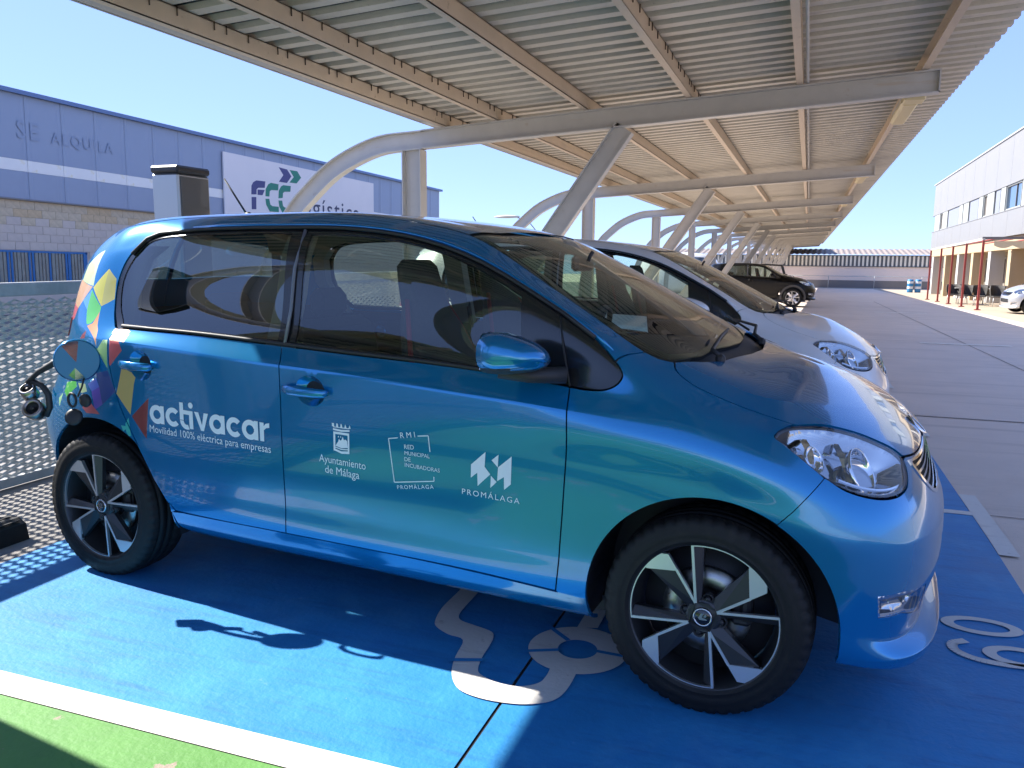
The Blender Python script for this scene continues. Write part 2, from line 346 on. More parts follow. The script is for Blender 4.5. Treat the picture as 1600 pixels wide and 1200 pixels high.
def circ_uv(x0,z0,r,a0,a1,n=40):
    """arc of a circle seen from the side, as (u,v) of the surface"""
    return [side_uv(x0+r*math.cos(R(a0+(a1-a0)*i/n)),z0+r*math.sin(R(a0+(a1-a0)*i/n))) for i in range(n+1)]
def side_uv(x,z):
    u=x; lo,hi=.02,8.0
    for _ in range(4):
        lo,hi=.02,8.0
        for _k in range(34):
            m=(lo+hi)/2
            if S(u,m)[2]<z: lo=m
            else: hi=m
        v=(lo+hi)/2; u+= x-float(S(u,v)[0])
    return (u,v)
class Patch:
    """panel cut out of the body surface along a (u,v) outline"""
    def __init__(s,outline,holes=(),extra=(),du=.025,dv=.0625,step=.012,margin=.35):
        out=dens(outline,step); H=[dens(h,step) for h in holes]; X=[dens(e,step*2) for e in extra]
        O=np.array(out); u0,v0=O.min(0); u1,v1=O.max(0)
        gu=np.arange(math.floor(u0/du)*du,u1+du,du); gv=np.arange(math.floor(v0/dv)*dv,v1+dv,dv)
        G=np.stack(np.meshgrid(gu,gv),-1).reshape(-1,2)
        k=pip(G,out)
        for h in H: k&=~pip(G,h)
        G=G[k]
        B=np.concatenate([O]+[np.array(h) for h in H]+[np.array(e) for e in X])
        if len(G):
            d=np.full(len(G),9.)
            for i in range(0,len(B),200):
                bb=B[i:i+200]; dd=np.sqrt((G[:,None,0]-bb[None,:,0])**2+((G[:,None,1]-bb[None,:,1])*VS)**2).min(1); d=np.minimum(d,dd)
            G=G[d>step*margin]
        pts=[Vector((a,b*VS)) for a,b in np.concatenate([B,G])]
        ed=[]; o=0
        for L in [out]+H+X:
            ed+=[(o+i,o+(i+1)%len(L)) for i in range(len(L))]; o+=len(L)
        r=delaunay_2d_cdt(pts,ed,[],0,1e-6)
        V=np.array([(p[0],p[1]/VS) for p in r[0]]); F=np.array([f for f in r[2] if len(f)==3])
        c=V[F].mean(1); k=pip(c,out)
        for h in H: k&=~pip(c,h)
        F=F[k]; c=c[k]
        a=V[F]; ar=(a[:,1,0]-a[:,0,0])*(a[:,2,1]-a[:,0,1])-(a[:,2,0]-a[:,0,0])*(a[:,1,1]-a[:,0,1])
        F[ar<0]=F[ar<0][:,::-1]
        used=np.unique(F); mp=-np.ones(len(V),int); mp[used]=np.arange(len(used))
        s.uv=V[used]; s.F=mp[F]; s.c=c; s.out=out
        P=S(s.uv[:,0],s.uv[:,1]); n=N(s.uv[:,0],s.uv[:,1])
        s.P=P; s.n=n
        ec={}
        for f in s.F:
            for i in range(3):
                e=(f[i],f[(i+1)%3]); ec[e]=1
        s.edge=[e for e in ec if (e[1],e[0]) not in ec]
    def dist(s):
        """distance of every point to the outline (m)"""
        B=np.array(s.out); d=np.full(len(s.uv),9.)
        for i in range(0,len(B),200):
            bb=B[i:i+200]; d=np.minimum(d,np.sqrt((s.uv[:,None,0]-bb[None,:,0])**2+((s.uv[:,None,1]-bb[None,:,1])*VS)**2).min(1))
        return d
    def build(s,name,mats,lift=0.0,flange=.012,idx=None,mirror=False,both=False,weld=False,thick=None):
        off=np.asarray(lift); P=s.P+s.n*(off[:,None] if off.ndim else off)
        nv=len(P); V=[tuple(p) for p in P]; F=[tuple(f) for f in s.F]; sm=[True]*len(F); mi=list(idx) if idx is not None else [0]*len(F)
        if flange:
            loop={}
            for a,b in s.edge:
                q=[]
                for i in (a,b):
                    q.append(V[i])
                for i in (b,a):
                    q.append(tuple(P[i]-s.n[i]*flange))
                o=len(V); V+= [q[0],q[1],q[2],q[3]]; F.append((o+1,o,o+3,o+2)); sm.append(True); mi.append(mi[0] if idx is None else 0)
        if mirror or both:
            V2=[(p[0],2*YC-p[1],p[2]) for p in V]; 
            if both:
                o=len(V); V=V+V2; F=F+[tuple(o+i for i in f[::-1]) for f in F]; sm=sm*2; mi=mi*2
            else: V=V2; F=[f[::-1] for f in F]
        me=mesh(name,V,F,mats,mi,sm)
        if not off.ndim:                                   # smooth shading from the surface itself
            n=s.n.copy(); c=abs(s.P[:,1]-YC)<1e-3; n[c,1]=0; n/=np.maximum(np.linalg.norm(n,axis=1,keepdims=True),1e-9)
            Z=np.zeros((len(me.vertices),3)); h=len(V)//2 if both else len(V)
            n2=n*np.array([1,-1,1])
            if both: Z[:nv]=n; Z[h:h+nv]=n2
            else: Z[:nv]=n2 if mirror else n
            me.normals_split_custom_set_from_vertices([tuple(a) for a in Z])
        return me
def car_pt(x,z,lift=.001):
    u,v=side_uv(x,z); return S(u,v)+N(u,v)*lift
def conform(V,F,org,ax,ay,lift,name,mat_):
    """lay flat lettering or a badge (local 2-D) on the car's side: org + V*ax + V*ay in (x,z)"""
    V=np.asarray(V,float); X=org[0]+V[:,0]*ax[0]+V[:,1]*ay[0]; Z=org[1]+V[:,0]*ax[1]+V[:,1]*ay[1]
    x0,x1,z0,z1=X.min(),X.max(),Z.min(),Z.max()
    gx=np.linspace(x0-.01,x1+.01,8); gz=np.linspace(z0-.01,z1+.01,8)
    Y=np.array([[0.]*8 for _ in range(8)])
    for i,a in enumerate(gx):
        for j,b in enumerate(gz): Y[i,j]=car_pt(a,b,lift)[1]
    fx=np.clip((X-gx[0])/(gx[-1]-gx[0])*7,0,6.999); fz=np.clip((Z-gz[0])/(gz[-1]-gz[0])*7,0,6.999)
    i=fx.astype(int); j=fz.astype(int); a=fx-i; b=fz-j
    y=Y[i,j]*(1-a)*(1-b)+Y[i+1,j]*a*(1-b)+Y[i,j+1]*(1-a)*b+Y[i+1,j+1]*a*b
    return mesh(name,np.stack([X,y,Z],1),F,mat_)

# outlines on the surface (u along the car, v up the section)
GAP_B=cr([(-1.487,7.00),(-1.468,6.3),(-1.464,6.0),(-1.461,5.38),(-1.466,4.40),(-1.479,2.00)],4)
GAP_A=cr([(-0.420,7.01),(-0.413,6.06),(-0.410,5.29),(-0.420,4.3),(-0.431,3.38),(-0.446,2.03)],4)
GAP_R=cr([(-2.285,6.95),(-2.292,6.50),(-2.296,6.0),(-2.293,5.55),(-2.250,4.73),(-2.169,3.86),(-2.082,2.76),(-2.049,2.35),(-2.011,2.03)],4)
TIP=cr([(-0.420,7.01),(-0.361,7.03),(-0.312,7.11),(-0.280,7.30),(-0.266,7.56),(-0.274,7.74),(-0.291,7.83)],4)
JOINT=[(-0.291,7.83),(-0.261,8.48),(-0.230,9.02)]
HOODSHUT=cr([(-0.150,9.12),(-0.127,8.76),(-0.074,8.47),(0.044,8.21),(0.158,8.06),(0.250,7.93)],5)
LAMP_UP=[(0.179,7.08),(0.187,7.32),(0.212,7.60),(0.261,7.86),(0.334,8.0),(0.40,7.99),(0.495,7.78),(0.585,7.36),(0.622,6.96)]
LAMP_LO=[(0.615,6.61),(0.594,6.26),(0.560,6.05),(0.510,5.93),(0.440,5.87),(0.370,5.90),(0.312,6.05),(0.246,6.51),(0.200,6.90)]
LAMP=cr(LAMP_UP+LAMP_LO,4,True)
SEAM=[(0.310,6.03),(0.266,5.52),(0.229,5.09),(0.190,4.70)]
FOG=[(0.458,3.73),(0.536,3.79),(0.650,3.76),(0.690,3.22),(0.561,3.43),(0.472,3.38)]
REARWIN=cr([(-2.285,6.95),(-2.345,7.18),(-2.372,7.5),(-2.362,7.77),(-2.332,7.92),(-2.290,8.03),(-2.24,8.03),(-2.172,8.0),(-1.951,8.00),(-1.734,8.00),(-1.566,8.0)],4)
RGLASS=cr([(-2.270,7.06),(-2.322,7.25),(-2.344,7.5),(-2.336,7.68),(-2.304,7.83),(-2.254,7.91),(-2.200,7.925),(-2.0,7.925),(-1.718,7.93),(-1.55,7.93)],3)+[(-1.538,7.70),(-1.529,7.45),(-1.515,7.05),(-1.909,7.05)]
FGLASS=[(-1.440,7.05),(-1.452,7.46),(-1.462,7.91),(-1.260,7.925),(-1.048,7.925),(-0.895,7.92),(-0.768,7.90),(-0.669,7.88),(-0.609,7.86),(-0.598,7.5),(-0.590,7.05),(-0.834,7.05),(-1.175,7.05)]
FARCH=(0.008,.298,.356); RARCH=(-2.405,.298,.366)
DECALS=[('paint_pale_lime',(.55,.66,.33),[(-2.621,8.07),(-2.563,7.49),(-2.775,7.53),(-2.80,7.75),(-2.72,7.95)]),
 ('paint_salmon',(.62,.36,.17),[(-2.775,7.53),(-2.569,7.48),(-2.655,7.27),(-2.716,7.13),(-2.90,7.25),(-2.88,7.5)]),
 ('paint_rose',(.55,.09,.10),[(-2.90,7.25),(-2.709,7.15),(-2.774,6.84),(-2.95,6.9)]),
 ('paint_yellow',(.60,.55,.04),[(-2.457,7.73),(-2.559,7.47),(-2.450,7.24),(-2.457,7.48)]),
 ('paint_olive',(.45,.42,.09),[(-2.457,7.73),(-2.388,7.59),(-2.369,7.34),(-2.450,7.24),(-2.457,7.48)]),
 ('paint_green',(.08,.50,.06),[(-2.568,7.44),(-2.449,7.23),(-2.448,7.16),(-2.539,6.83),(-2.576,7.16)]),
 ('paint_light_blue',(.08,.32,.66),[(-2.652,7.27),(-2.568,7.44),(-2.576,7.16)]),
 ('paint_orange',(.66,.27,.06),[(-2.450,7.17),(-2.535,6.74),(-2.390,5.84),(-2.414,6.64)]),
 ('paint_dark_red',(.22,.03,.03),[(-2.530,6.42),(-2.530,5.95),(-2.594,5.92)]),
 ('paint_soft_green',(.33,.55,.22),[(-2.377,5.79),(-2.332,6.00),(-2.302,6.03),(-2.304,5.42)]),
 ('paint_pink',(.60,.10,.10),[(-2.286,6.01),(-2.229,6.01),(-2.211,5.83),(-2.291,5.46)]),
 ('paint_peach',(.70,.38,.20),[(-2.307,6.90),(-2.215,6.93),(-2.193,6.02),(-2.284,6.02)]),
 ('paint_tan',(.55,.38,.13),[(-2.218,5.48),(-2.140,5.40),(-2.158,5.19),(-2.192,4.53),(-2.260,4.93)]),
 ('paint_violet',(.14,.08,.42),[(-2.413,4.87),(-2.363,5.01),(-2.346,4.63),(-2.392,4.48)]),
 ('paint_navy',(.015,.05,.22),[(-2.384,5.28),(-2.304,5.38),(-2.266,4.97),(-2.346,4.63),(-2.363,5.01)]),
 ('paint_periwinkle',(.10,.16,.55),[(-2.441,5.02),(-2.384,5.19),(-2.363,5.01),(-2.413,4.87)]),
 ('paint_green',(.08,.50,.06),[(-2.626,4.95),(-2.537,5.04),(-2.524,4.91),(-2.600,4.63),(-2.631,4.73)]),
 ('paint_mint',(.40,.70,.35),[(-2.677,4.55),(-2.643,4.70),(-2.652,4.37)]),
 ('paint_pale_lime',(.55,.66,.33),[(-2.517,5.00),(-2.460,5.01),(-2.443,4.85),(-2.483,4.79)]),
 ('paint_pink',(.60,.10,.10),[(-2.460,4.79),(-2.364,4.40),(-2.442,4.37),(-2.467,4.47)]),
 ('paint_dark_red',(.22,.03,.03),[(-2.087,4.96),(-2.120,4.07),(-2.185,4.50)]),
 ('paint_teal',(.04,.42,.36),[(-2.204,4.45),(-2.201,4.05),(-2.244,4.22)])]

BLUE=M('blue_metallic_paint',(.003,.205,.47),.17,.52,.85,bump=(4.5,.03,.02))
BLACKG=M('gloss_black_trim',(.012,.012,.014),.18,0,.6)
BLACKM=M('matt_black_plastic',(.022,.022,.024),.55)
RUB=M('tyre_rubber',(.0085,.0085,.0085),.62,var=(30,.2),var2=[(9,(.017,.0155,.0135),.52,.2)],bump=(150,.12),spec=.35)
DARKIN=M('dark_interior',(.018,.019,.022),.8)
LINER=M('grey_headlining',(.20,.20,.185),.9)
BEIGE=M('beige_pillar_trim',(.24,.235,.21),.7)
GL_F=glass('clear_side_glass',(.84,.93,.85),1.8)
GL_R=glass('privacy_side_glass',(.45,.52,.47),2.1)
GL_W=glass('windscreen_glass',(.74,.84,.76),1.65)
CHROME=M('chrome',(.82,.82,.83),.08,1.0)
LENS=glass('lamp_lens',(.93,.95,.97),1.5)
REFL=M('lamp_reflector',(.50,.51,.53),.09,1.0)
ALLOY=M('machined_alloy',(.80,.81,.82),.38,.85)
ALLOYD=M('anthracite_alloy',(.055,.056,.06),.38,.6)
STEEL=M('brake_steel',(.42,.42,.41),.35,1.0,var=(40,.2))
WHITE=M('white_lettering',(.80,.82,.84),.45)
EMB=M('silver_emblem',(.7,.7,.72),.25,1.0)

def pol(r,a,Rm=.2195): return (r*Rm*math.cos(R(a)),r*Rm*math.sin(R(a)))
_WH={}
def wheel(parent,x,side,turn=0,name='wheel'):
    """outer face at y=0 (near side) or on the far side; cast wheel with four arrow-tipped spokes"""
    wn=empty(name,(x,0.0 if side>0 else 2*YC,.298),0 if side>0 else math.pi,parent)
    if 'tyre' not in _WH:
        RT,W=.2975,.186
        def nick(k,j,r): return r-.0065 if (k%4==0 and j in (10,11,12,13,24,25,26)) else r
        pf=[(.213,.006),(.217,.001),(.2235,.000),(.2245,-.0015),(.2272,-.0015),(.2282,-.0005),(.240,-.0035),(.256,-.004),(.2575,-.003),(.268,-.0022),(.279,.0005),(.2885,.008),(.2925,.015),(.2955,.027),(.2970,.034),(.2903,.0355),(.2903,.0415),(.2975,.043),(.2980,.070),(.2915,.072),(.2915,.078),(.2982,.080),(.2982,.106),(.2915,.108),(.2915,.114),(.2978,.116)]
        pf+=[(.2955,.159),(.2925,.171),(.2885,.178),(.279,.1855),(.24,.1895),(.217,.185),(.213,.180)]
        m=MB(); m.lathe(pf,200,axis='y',mod=nick); _WH['tyre']=m.mesh('tyre',[RUB])
        m=MB(); m.lathe([(.2195,.010),(.2195,.004),(.2145,.0035),(.211,.010),(.206,.03),(.196,.06),(.190,.12),(.196,.165),(.212,.18)],72,axis='y'); _WH['barrel']=m.mesh('rim',[ALLOYD])
        # one quarter of the machined pattern
        def seg(a,b,wd):
            a=Vector(a);b=Vector(b);n=(b-a).normalized(); p=Vector((-n.y,n.x))*wd/2
            return [tuple(a+p),tuple(a-p),tuple(b-p),tuple(b+p)]
        m=MB()
        H=pol(.205,118); T=pol(.975,100); m.prism(seg(H,T,.0075),.0085,.020,'xz')
        arc=[pol(.985,100-46*i/14) for i in range(15)]+[pol(.95,54+46*i/14) for i in range(15)]
        m.prism(arc[::-1],.0087,.018,'xz')
        m.prism([pol(.985,55),pol(.985,45),pol(.975,37),pol(.915,31.3),pol(.68,30.6),pol(.69,34),pol(.93,54)],.0083,.022,'xz')
        D=pol(.69,31.6); m.prism(seg(D,pol(.205,28.5),.0078),.0088,.020,'xz')
        _WH['face']=m.mesh('machined_face',[ALLOY])
        m=MB()
        # dark sloping flanks behind the bright edges
        def slab(a,b,c,d,y0,y1,y2,dep):   # quad a-b (front edge) c-d (set back)
            V=[(a[0],y0,a[1]),(b[0],y0,b[1]),(c[0],y1,c[1]),(d[0],y2,d[1])]; V+=[(p[0],p[1]+dep,p[2]) for p in V]
            m.add(V,[(0,1,2,3),(7,6,5,4),(0,4,5,1),(1,5,6,2),(2,6,7,3),(3,7,4,0)])
        slab(pol(.2,118),pol(.965,100.4),pol(.93,92),pol(.2,98),.010,.030,.022,.018)
        slab(pol(.2,28),pol(.70,31),pol(.93,53.5),pol(.2,70),.010,.018,.026,.02)
        slab(pol(.70,31),pol(.93,33),pol(.96,52),pol(.92,54),.0095,.0095,.012,.03)
        slab(pol(.2,118),pol(.2,98),pol(.2,70),pol(.2,28),.012,.014,.014,.02)
        _WH['spoke']=m.mesh('spoke',[ALLOYD])
        m=MB(); m.lathe([(.0,.016),(.046,.016),(.052,.022),(.055,.06),(.03,.075),(0,.075)],28,axis='y'); _WH['hub']=m.mesh('hub',[ALLOYD])
        m=MB(); m.lathe([(0,.0085),(.021,.0085),(.0225,.010)],28,axis='y'); m.cur=1; m.lathe([(.0225,.009),(.0235,.0078),(.0262,.0078),(.0275,.010),(.0285,.02)],32,axis='y')
        m.cur=1
        for poly in ([(-.012,-.002),(-.004,.012),(.004,.013),(-.002,.0),(.014,-.004),(.012,-.007),(-.008,-.008)],[(.002,.002),(.008,.011),(.012,.005),(.008,.001)]):
            m.prism([(p[0],p[1]) for p in poly],.0075,.009,'xz')
        _WH['cap']=m.mesh('hub_cap',[BLACKG,EMB])
        m=MB(); m.lathe([(0,.018),(.008,.018),(.0095,.022),(.0095,.04)],6,axis='y'); m.lathe([(.0095,.032),(.0155,.020),(.0165,.020),(.0165,.04)],14,axis='y'); _WH['bolt']=m.mesh('wheel_bolt',[BLACKM])
        m=MB(); m.lathe([(.06,.075),(.075,.066),(.128,.066),(.128,.086),(.06,.086)],48,axis='y'); _WH['disc']=m.mesh('brake_disc',[STEEL])
        m=MB(); m.box((.10,.075,.03),(.06,.06,.11),bev=.012); m.box((.112,.05,.03),(.03,.03,.07),bev=.01); _WH['caliper']=m.mesh('brake_caliper',[BLACKM])
        m=MB(); m.lathe([(.0,.095),(.19,.095),(.19,.1)],24,axis='y'); _WH['back']=m.mesh('brake_shield',[BLACKM])
    for k,n in (('tyre','tyre'),('barrel','rim'),('hub','hub'),('cap','hub_cap'),('disc','brake_disc'),('caliper','brake_caliper'),('back','brake_shield')):
        link(n,_WH[k],wn)
    for k in range(4):
        a=-(turn+90*k)
        link('spoke',_WH['spoke'],wn,rot=(0,R(a),0)); link('machined_face',_WH['face'],wn,rot=(0,R(a),0))
        b=R(turn+78+90*k); link('wheel_bolt',_WH['bolt'],wn,(.24*.214*math.cos(b),0,.24*.214*math.sin(b)))
    return wn

def build_car():
    car=thing('small_hatchback','blue electric hatchback with white lettering and a rainbow triangle tail, charging on the blue bay','car')
    def part(name,me,par=None): return link(name,me,par or car)
    def two(name,pt,mats,**k):
        a=part(name,pt.build(name,mats,**k)); b=part(name,pt.build(name,mats,mirror=True,**k)); return a,b
    bot=2.03
    arcF=circ_uv(*FARCH,196,-9,60)            # front arch from the sill end round to the bumper end
    arcR=circ_uv(*RARCH,188,-14,60)
    def recol(pt):
        names=['blue_metallic_paint']; idx=np.zeros(len(pt.F),int); mats=[BLUE]
        for nm,c,poly in DECALS:
            k=pip(pt.c,poly)
            if k.any():
                m=M(nm,c,.42,.05,.9)
                if nm not in names: names.append(nm); mats.append(m)
                idx[k]=names.index(nm)
        return mats,idx.tolist()
    dec=[d[2] for d in DECALS]
    # doors
    han_f=[(-1.333+.061*math.cos(t),5.58+.30*math.sin(t)) for t in np.linspace(0,2*math.pi,28,endpoint=False)]
    han_r=[(-2.116+.058*math.cos(t),5.59+.30*math.sin(t)) for t in np.linspace(0,2*math.pi,28,endpoint=False)]
    fd=GAP_B+[(-1.067,bot-.03),(-.728,bot)]+GAP_A[::-1]
    fd=inset(dens([p for p in fd],.03),.0024)
    P_=Patch(fd,[han_f]); fdoor=two('front_door',P_,[BLUE])
    rd=GAP_R+[(-1.75,2.0)]+GAP_B[::-1]
    rd=inset(dens(rd,.03),.0024)
    P_=Patch(rd,[han_r],[d for d in dec if min(p[0] for p in d)>-2.3 and max(p[1] for p in d)<7])
    mt,ix=recol(P_); a=part('rear_door',P_.build('rear_door',mt,idx=ix)); b=part('rear_door',P_.build('rear_door',[BLUE],mirror=True)); rdoor=(a,b)
    # handles: bowl and bar
    for (cx,cv,doors,L,ru) in ((-1.333,5.58,fdoor,.092,.061),(-2.116,5.59,rdoor,.082,.058)):
        u=[];F=[]; rings=7; sg=28
        for i in range(rings):
            t=i/(rings-1); rr=1-t*.98
            for k in range(sg):
                a=2*math.pi*k/sg; U=cx+ru*rr*math.cos(a); V=cv+.30*rr*math.sin(a); u.append(S(U,V)-N(U,V)*(.034*math.sin(min(1,t*1.35)*math.pi/2)))
        for i in range(rings-1):
            for k in range(sg): F.append((i*sg+k,i*sg+(k+1)%sg,(i+1)*sg+(k+1)%sg,(i+1)*sg+k))
        for s_,d in zip((0,1),doors):
            V=[(p[0],p[1] if s_==0 else 2*YC-p[1],p[2]) for p in u]
            me=mesh('handle_recess',V,F if s_==0 else [f[::-1] for f in F],[BLUE],smooth=True); link('handle_recess',me,d)
            c=S(cx,cv); z=c[2]; m=MB()
            pts=[]; 
            for t,o,rz in ((-1,.006,.010),(-.93,.020,.0145),(-.6,.031,.0165),(0,.035,.0165),(.6,.032,.016),(.93,.024,.0145),(1.0,.012,.009)):
                q=car_pt(cx-.012+t*L,z+.001-t*.002,o); pts.append((q[0],q[1] if s_==0 else 2*YC-q[1],q[2],rz))
            V=[];F2=[]
            for p in pts:
                for k in range(12):
                    a=2*math.pi*k/12; V.append((p[0],p[1]+math.cos(a)*.0085,p[2]+math.sin(a)*p[3]))
            for i in range(len(pts)-1):
                for k in range(12): F2.append((i*12+k,i*12+(k+1)%12,(i+1)*12+(k+1)%12,(i+1)*12+k))
            F2+= [tuple(range(11,-1,-1)),tuple((len(pts)-1)*12+k for k in range(12))]
            m.add(V,F2,True); m.obj('door_handle',[BLUE],d)
    # front wing
    wing=[(-.446,bot)]+GAP_A[::-1][1:]+TIP[1:]+JOINT[1:]+[(-.19,9.04)]+HOODSHUT+cr([(0.225,7.74),(0.200,7.5),(0.183,7.25),(0.177,7.05),(0.200,6.88),(0.246,6.50),(0.310,6.03)],3)+SEAM[1:]
    k=min(range(len(arcF)),key=lambda i:abs(arcF[i][0]-SEAM[-1][0])+abs(arcF[i][1]-SEAM[-1][1])*VS)
    wing=wing[:-1]+arcF[:k+1][::-1]
    two('front_wing',Patch(inset(dens(wing,.025),.0022),du=.02),[BLUE])
    # body side: roof rail, pillars and rear quarter in one pressing
    roofe=[(-.230,9.02)]+[(u,9.0) for u in np.linspace(-.30,-2.6,30)]+[(-2.72,8.8),(-2.78,8.4),(-2.80,7.9),(-2.82,7.2),(-2.85,6.6),(-2.86,6.0),(-2.86,5.2),(-2.87,4.75)]
    kk=min(range(len(arcR)),key=lambda i:abs(arcR[i][0]+2.70)+abs(arcR[i][1]-4.45)*VS)
    ds=GAP_R[::-1]
    topw=[(u,8.0) for u in np.linspace(-1.53,-.95,9)]+[(-.908,8.01),(-.757,8.01),(-.587,8.01),(-.472,8.01),(-.362,8.01),(-.32,7.93)]
    side=JOINT[::-1][:0]+roofe+[(-2.72,4.6)]+arcR[:kk+1][::-1][:0]+arcR[kk:]+[(-2.035,1.9)]+ds[:]+REARWIN[1:]+topw+[(-.291,7.83)]+[(-.261,8.48)]
    pt=Patch(inset(dens(side,.03),.0022),[],[d for d in dec if max(p[0] for p in d)<-2.25],du=.025)
    mt,ix=recol(pt); part('side_panel',pt.build('side_panel',mt,idx=ix)); part('side_panel',pt.build('side_panel',[BLUE],mirror=True))
    # sill
    sl_=[(-2.035,1.9),(-2.02,1.0),(-1.9,.3),(-.5,.3),(-.352,1.0),(-.349,1.96),(-.446,1.96),(-.728,1.97),(-1.479,1.97),(-1.98,1.97)]
    two('sill',Patch(dens(sl_,.03),du=.04),[BLUE])
    # roof, tailgate, bonnet
    ro=[(-.835,11.0),(-.84,10.5),(-.85,10.0),(-.87,9.4),(-.885,9.02)]+[(u,9.02) for u in np.linspace(-.95,-2.6,28)]+[(-2.66,9.4),(-2.7,10.0),(-2.72,11.0)]
    part('roof',Patch(dens(ro,.05),du=.03,dv=.1,step=.03).build('roof',[BLUE],both=True,weld=True,flange=0))
    hat=[(-2.725,11.0),(-2.705,10.),(-2.665,9.4),(-2.61,9.03),(-2.725,8.8),(-2.785,8.4),(-2.805,7.9),(-2.825,7.2),(-2.855,6.6),(-2.865,6.0),(-2.865,5.2),(-2.875,4.75),(-3.5,4.75),(-3.5,11.)]
    bl=[(-2.86,8.25),(-2.9,7.4),(-3.5,7.35),(-3.5,8.4)]
    part('tailgate',Patch(dens(hat,.03),[[(-2.87,8.2),(-2.92,7.45),(-3.49,7.40),(-3.49,8.35)]],du=.03,step=.03).build('tailgate',[BLUE],both=True,weld=True))
    part('rear_window',Patch(dens([(-2.87,8.2),(-2.92,7.45),(-3.5,7.40),(-3.5,8.35)],.03),du=.04,step=.03).build('rear_window',[GL_R],lift=-.004,both=True,weld=True,flange=0))
    rb=[(-2.87,4.7),(-2.72,4.55)]+arcR[:kk+1][::-1]+[(-2.78,1.0),(-3.5,1.0),(-3.5,4.7)]
    part('rear_bumper',Patch(dens(rb,.03),du=.03,step=.02).build('rear_bumper',[BLUE],both=True,weld=True))
    ho=HOODSHUT[::1]+cr([(0.262,7.93),(0.334,8.08),(0.40,8.07),(0.50,7.86),(0.592,7.43),(0.632,7.05)],4)+[(.70,6.98),(.80,6.96),(.9,6.95),(.9,11.0),(.035,11.0),(.02,10.6),(-.03,10.1),(-.09,9.5)]
    part('bonnet',Patch([(a if b<10.9 else min(max(a,.035),.9) ,11.0 if b>10.9 else b) if a<.885 else (.9,b) for a,b in inset(dens(ho,.02),.0024)],du=.02,dv=.0625,step=.016).build('bonnet',[BLUE],both=True,weld=True,flange=.010))
    # front bumper with openings
    kf=k
    grille=cr([(.648,6.88),(.665,6.50),(.705,5.98),(.765,5.58),(.83,5.50)],4)+[(.9,5.48),(.9,6.86)]; grin=inset(dens(grille,.01),.010); grin=[(.9 if a>.88 else a,b) for a,b in grin]
    low=[(.745,4.55),(.735,3.65),(.9,3.6),(.9,4.6)]
    bu=SEAM[:-1]+arcF[kf:-1]+[(.352,1.0),(.5,1.0),(.9,1.0),(.9,6.9),(.8,6.91),(.70,6.93),(.640,6.98)]+cr([(0.628,6.93),(0.621,6.61),(0.598,6.22),(0.564,6.00),(0.512,5.88),(0.440,5.82),(0.368,5.85),(0.318,6.0)],4)
    pt=Patch(dens(bu,.015),[FOG,grille,low],du=.014,dv=.0625,step=.010)
    part('front_bumper',pt.build('front_bumper',[BLUE],both=True,weld=True,flange=.014))
    for nm,poly,dep in (('grille',grille,.02),('air_intake',low,.03)):
        p2=Patch(dens(poly,.02),du=.03,step=.02); part(nm,p2.build(nm,[BLACKM],lift=-dep,both=True,flange=0))
    p2=Patch(dens(grille,.012),[[(min(a,.897),b) for a,b in grin]],du=.02,step=.01); part('grille_surround',p2.build('grille_surround',[CHROME],lift=.003,both=True,flange=.014))
    for i in range(5):
        v=5.66+.23*i; ul=(.765,.73,.705,.69,.68)[i]; p2=Patch(dens([(ul,v),(.9,v),(.9,v+.08),(ul,v+.08)],.02),du=.03,step=.02); part('grille_slat',p2.build('grille_slat',[BLACKG],lift=-.004,both=True,flange=.01))
    # emblem at the bonnet's nose
    em=MB(); c=S(.9,7.25); n=N(.88,7.25); n=Vector((n[0],0,n[2])).normalized(); m3=n.to_track_quat('Z','Y').to_matrix()
    t_=MB(); t_.lathe([(0,.004),(.034,.004),(.038,.001)],28); V=[m3@Vector(p)+Vector(c) for p in t_.v]; em.add(V,t_.f,True); em.cur=1
    t_=MB(); t_.lathe([(.034,.0045),(.036,.006),(.041,.006),(.043,0)],32); em.add([m3@Vector(p)+Vector(c) for p in t_.v],t_.f,True); em.obj('emblem',[BLACKG,CHROME],car)
    # headlamps
    lp=inset(dens(LAMP,.012),.001); pb=Patch(lp,[],[inset(lp,.0075)],du=.010,dv=.06,step=.008)
    d=pb.dist(); dep=-(.004+.055*np.clip((d-.006)/.05,0,1)**.8)
    cd=d[pb.F].mean(1); ix=np.where(pip(pb.c,inset(lp,.0075)),0,1); ix=np.where((pb.c[:,0]<.235)&(ix==0),2,ix)
    for mir in (False,True):
        hl=part('headlamp',pb.build('headlamp',[REFL,BLACKG,BLACKM],lift=dep,flange=0,idx=ix.tolist(),mirror=mir))
        link('lens',pb.build('lens',[LENS],lift=.0015,flange=.004,mirror=mir),hl)
        for (u,v,r,sx) in ((.465,6.80,.064,.75),(.30,6.92,.036,.7)):
            p=S(u,v)-N(u,v)*.050; q=MB(); q.lathe([(r*math.sin(a),-r*math.cos(a)*sx) for a in np.linspace(0,math.pi/2,9)]+[(r*1.05,.003),(r*1.05,-.006)],28)
            dr=Vector(N(u,v)); dr=(dr+Vector((.9,0,0))).normalized(); m3=dr.to_track_quat('Z','Y').to_matrix()
            V=[m3@Vector(a)+Vector(p)+dr*.022 for a in q.v]
            if mir: V=[(a[0],2*YC-a[1],a[2]) for a in V]
            link('reflector',mesh('reflector',V,q.f,[CHROME],smooth=True),hl)
        # chrome fins between the chambers
        q=MB()
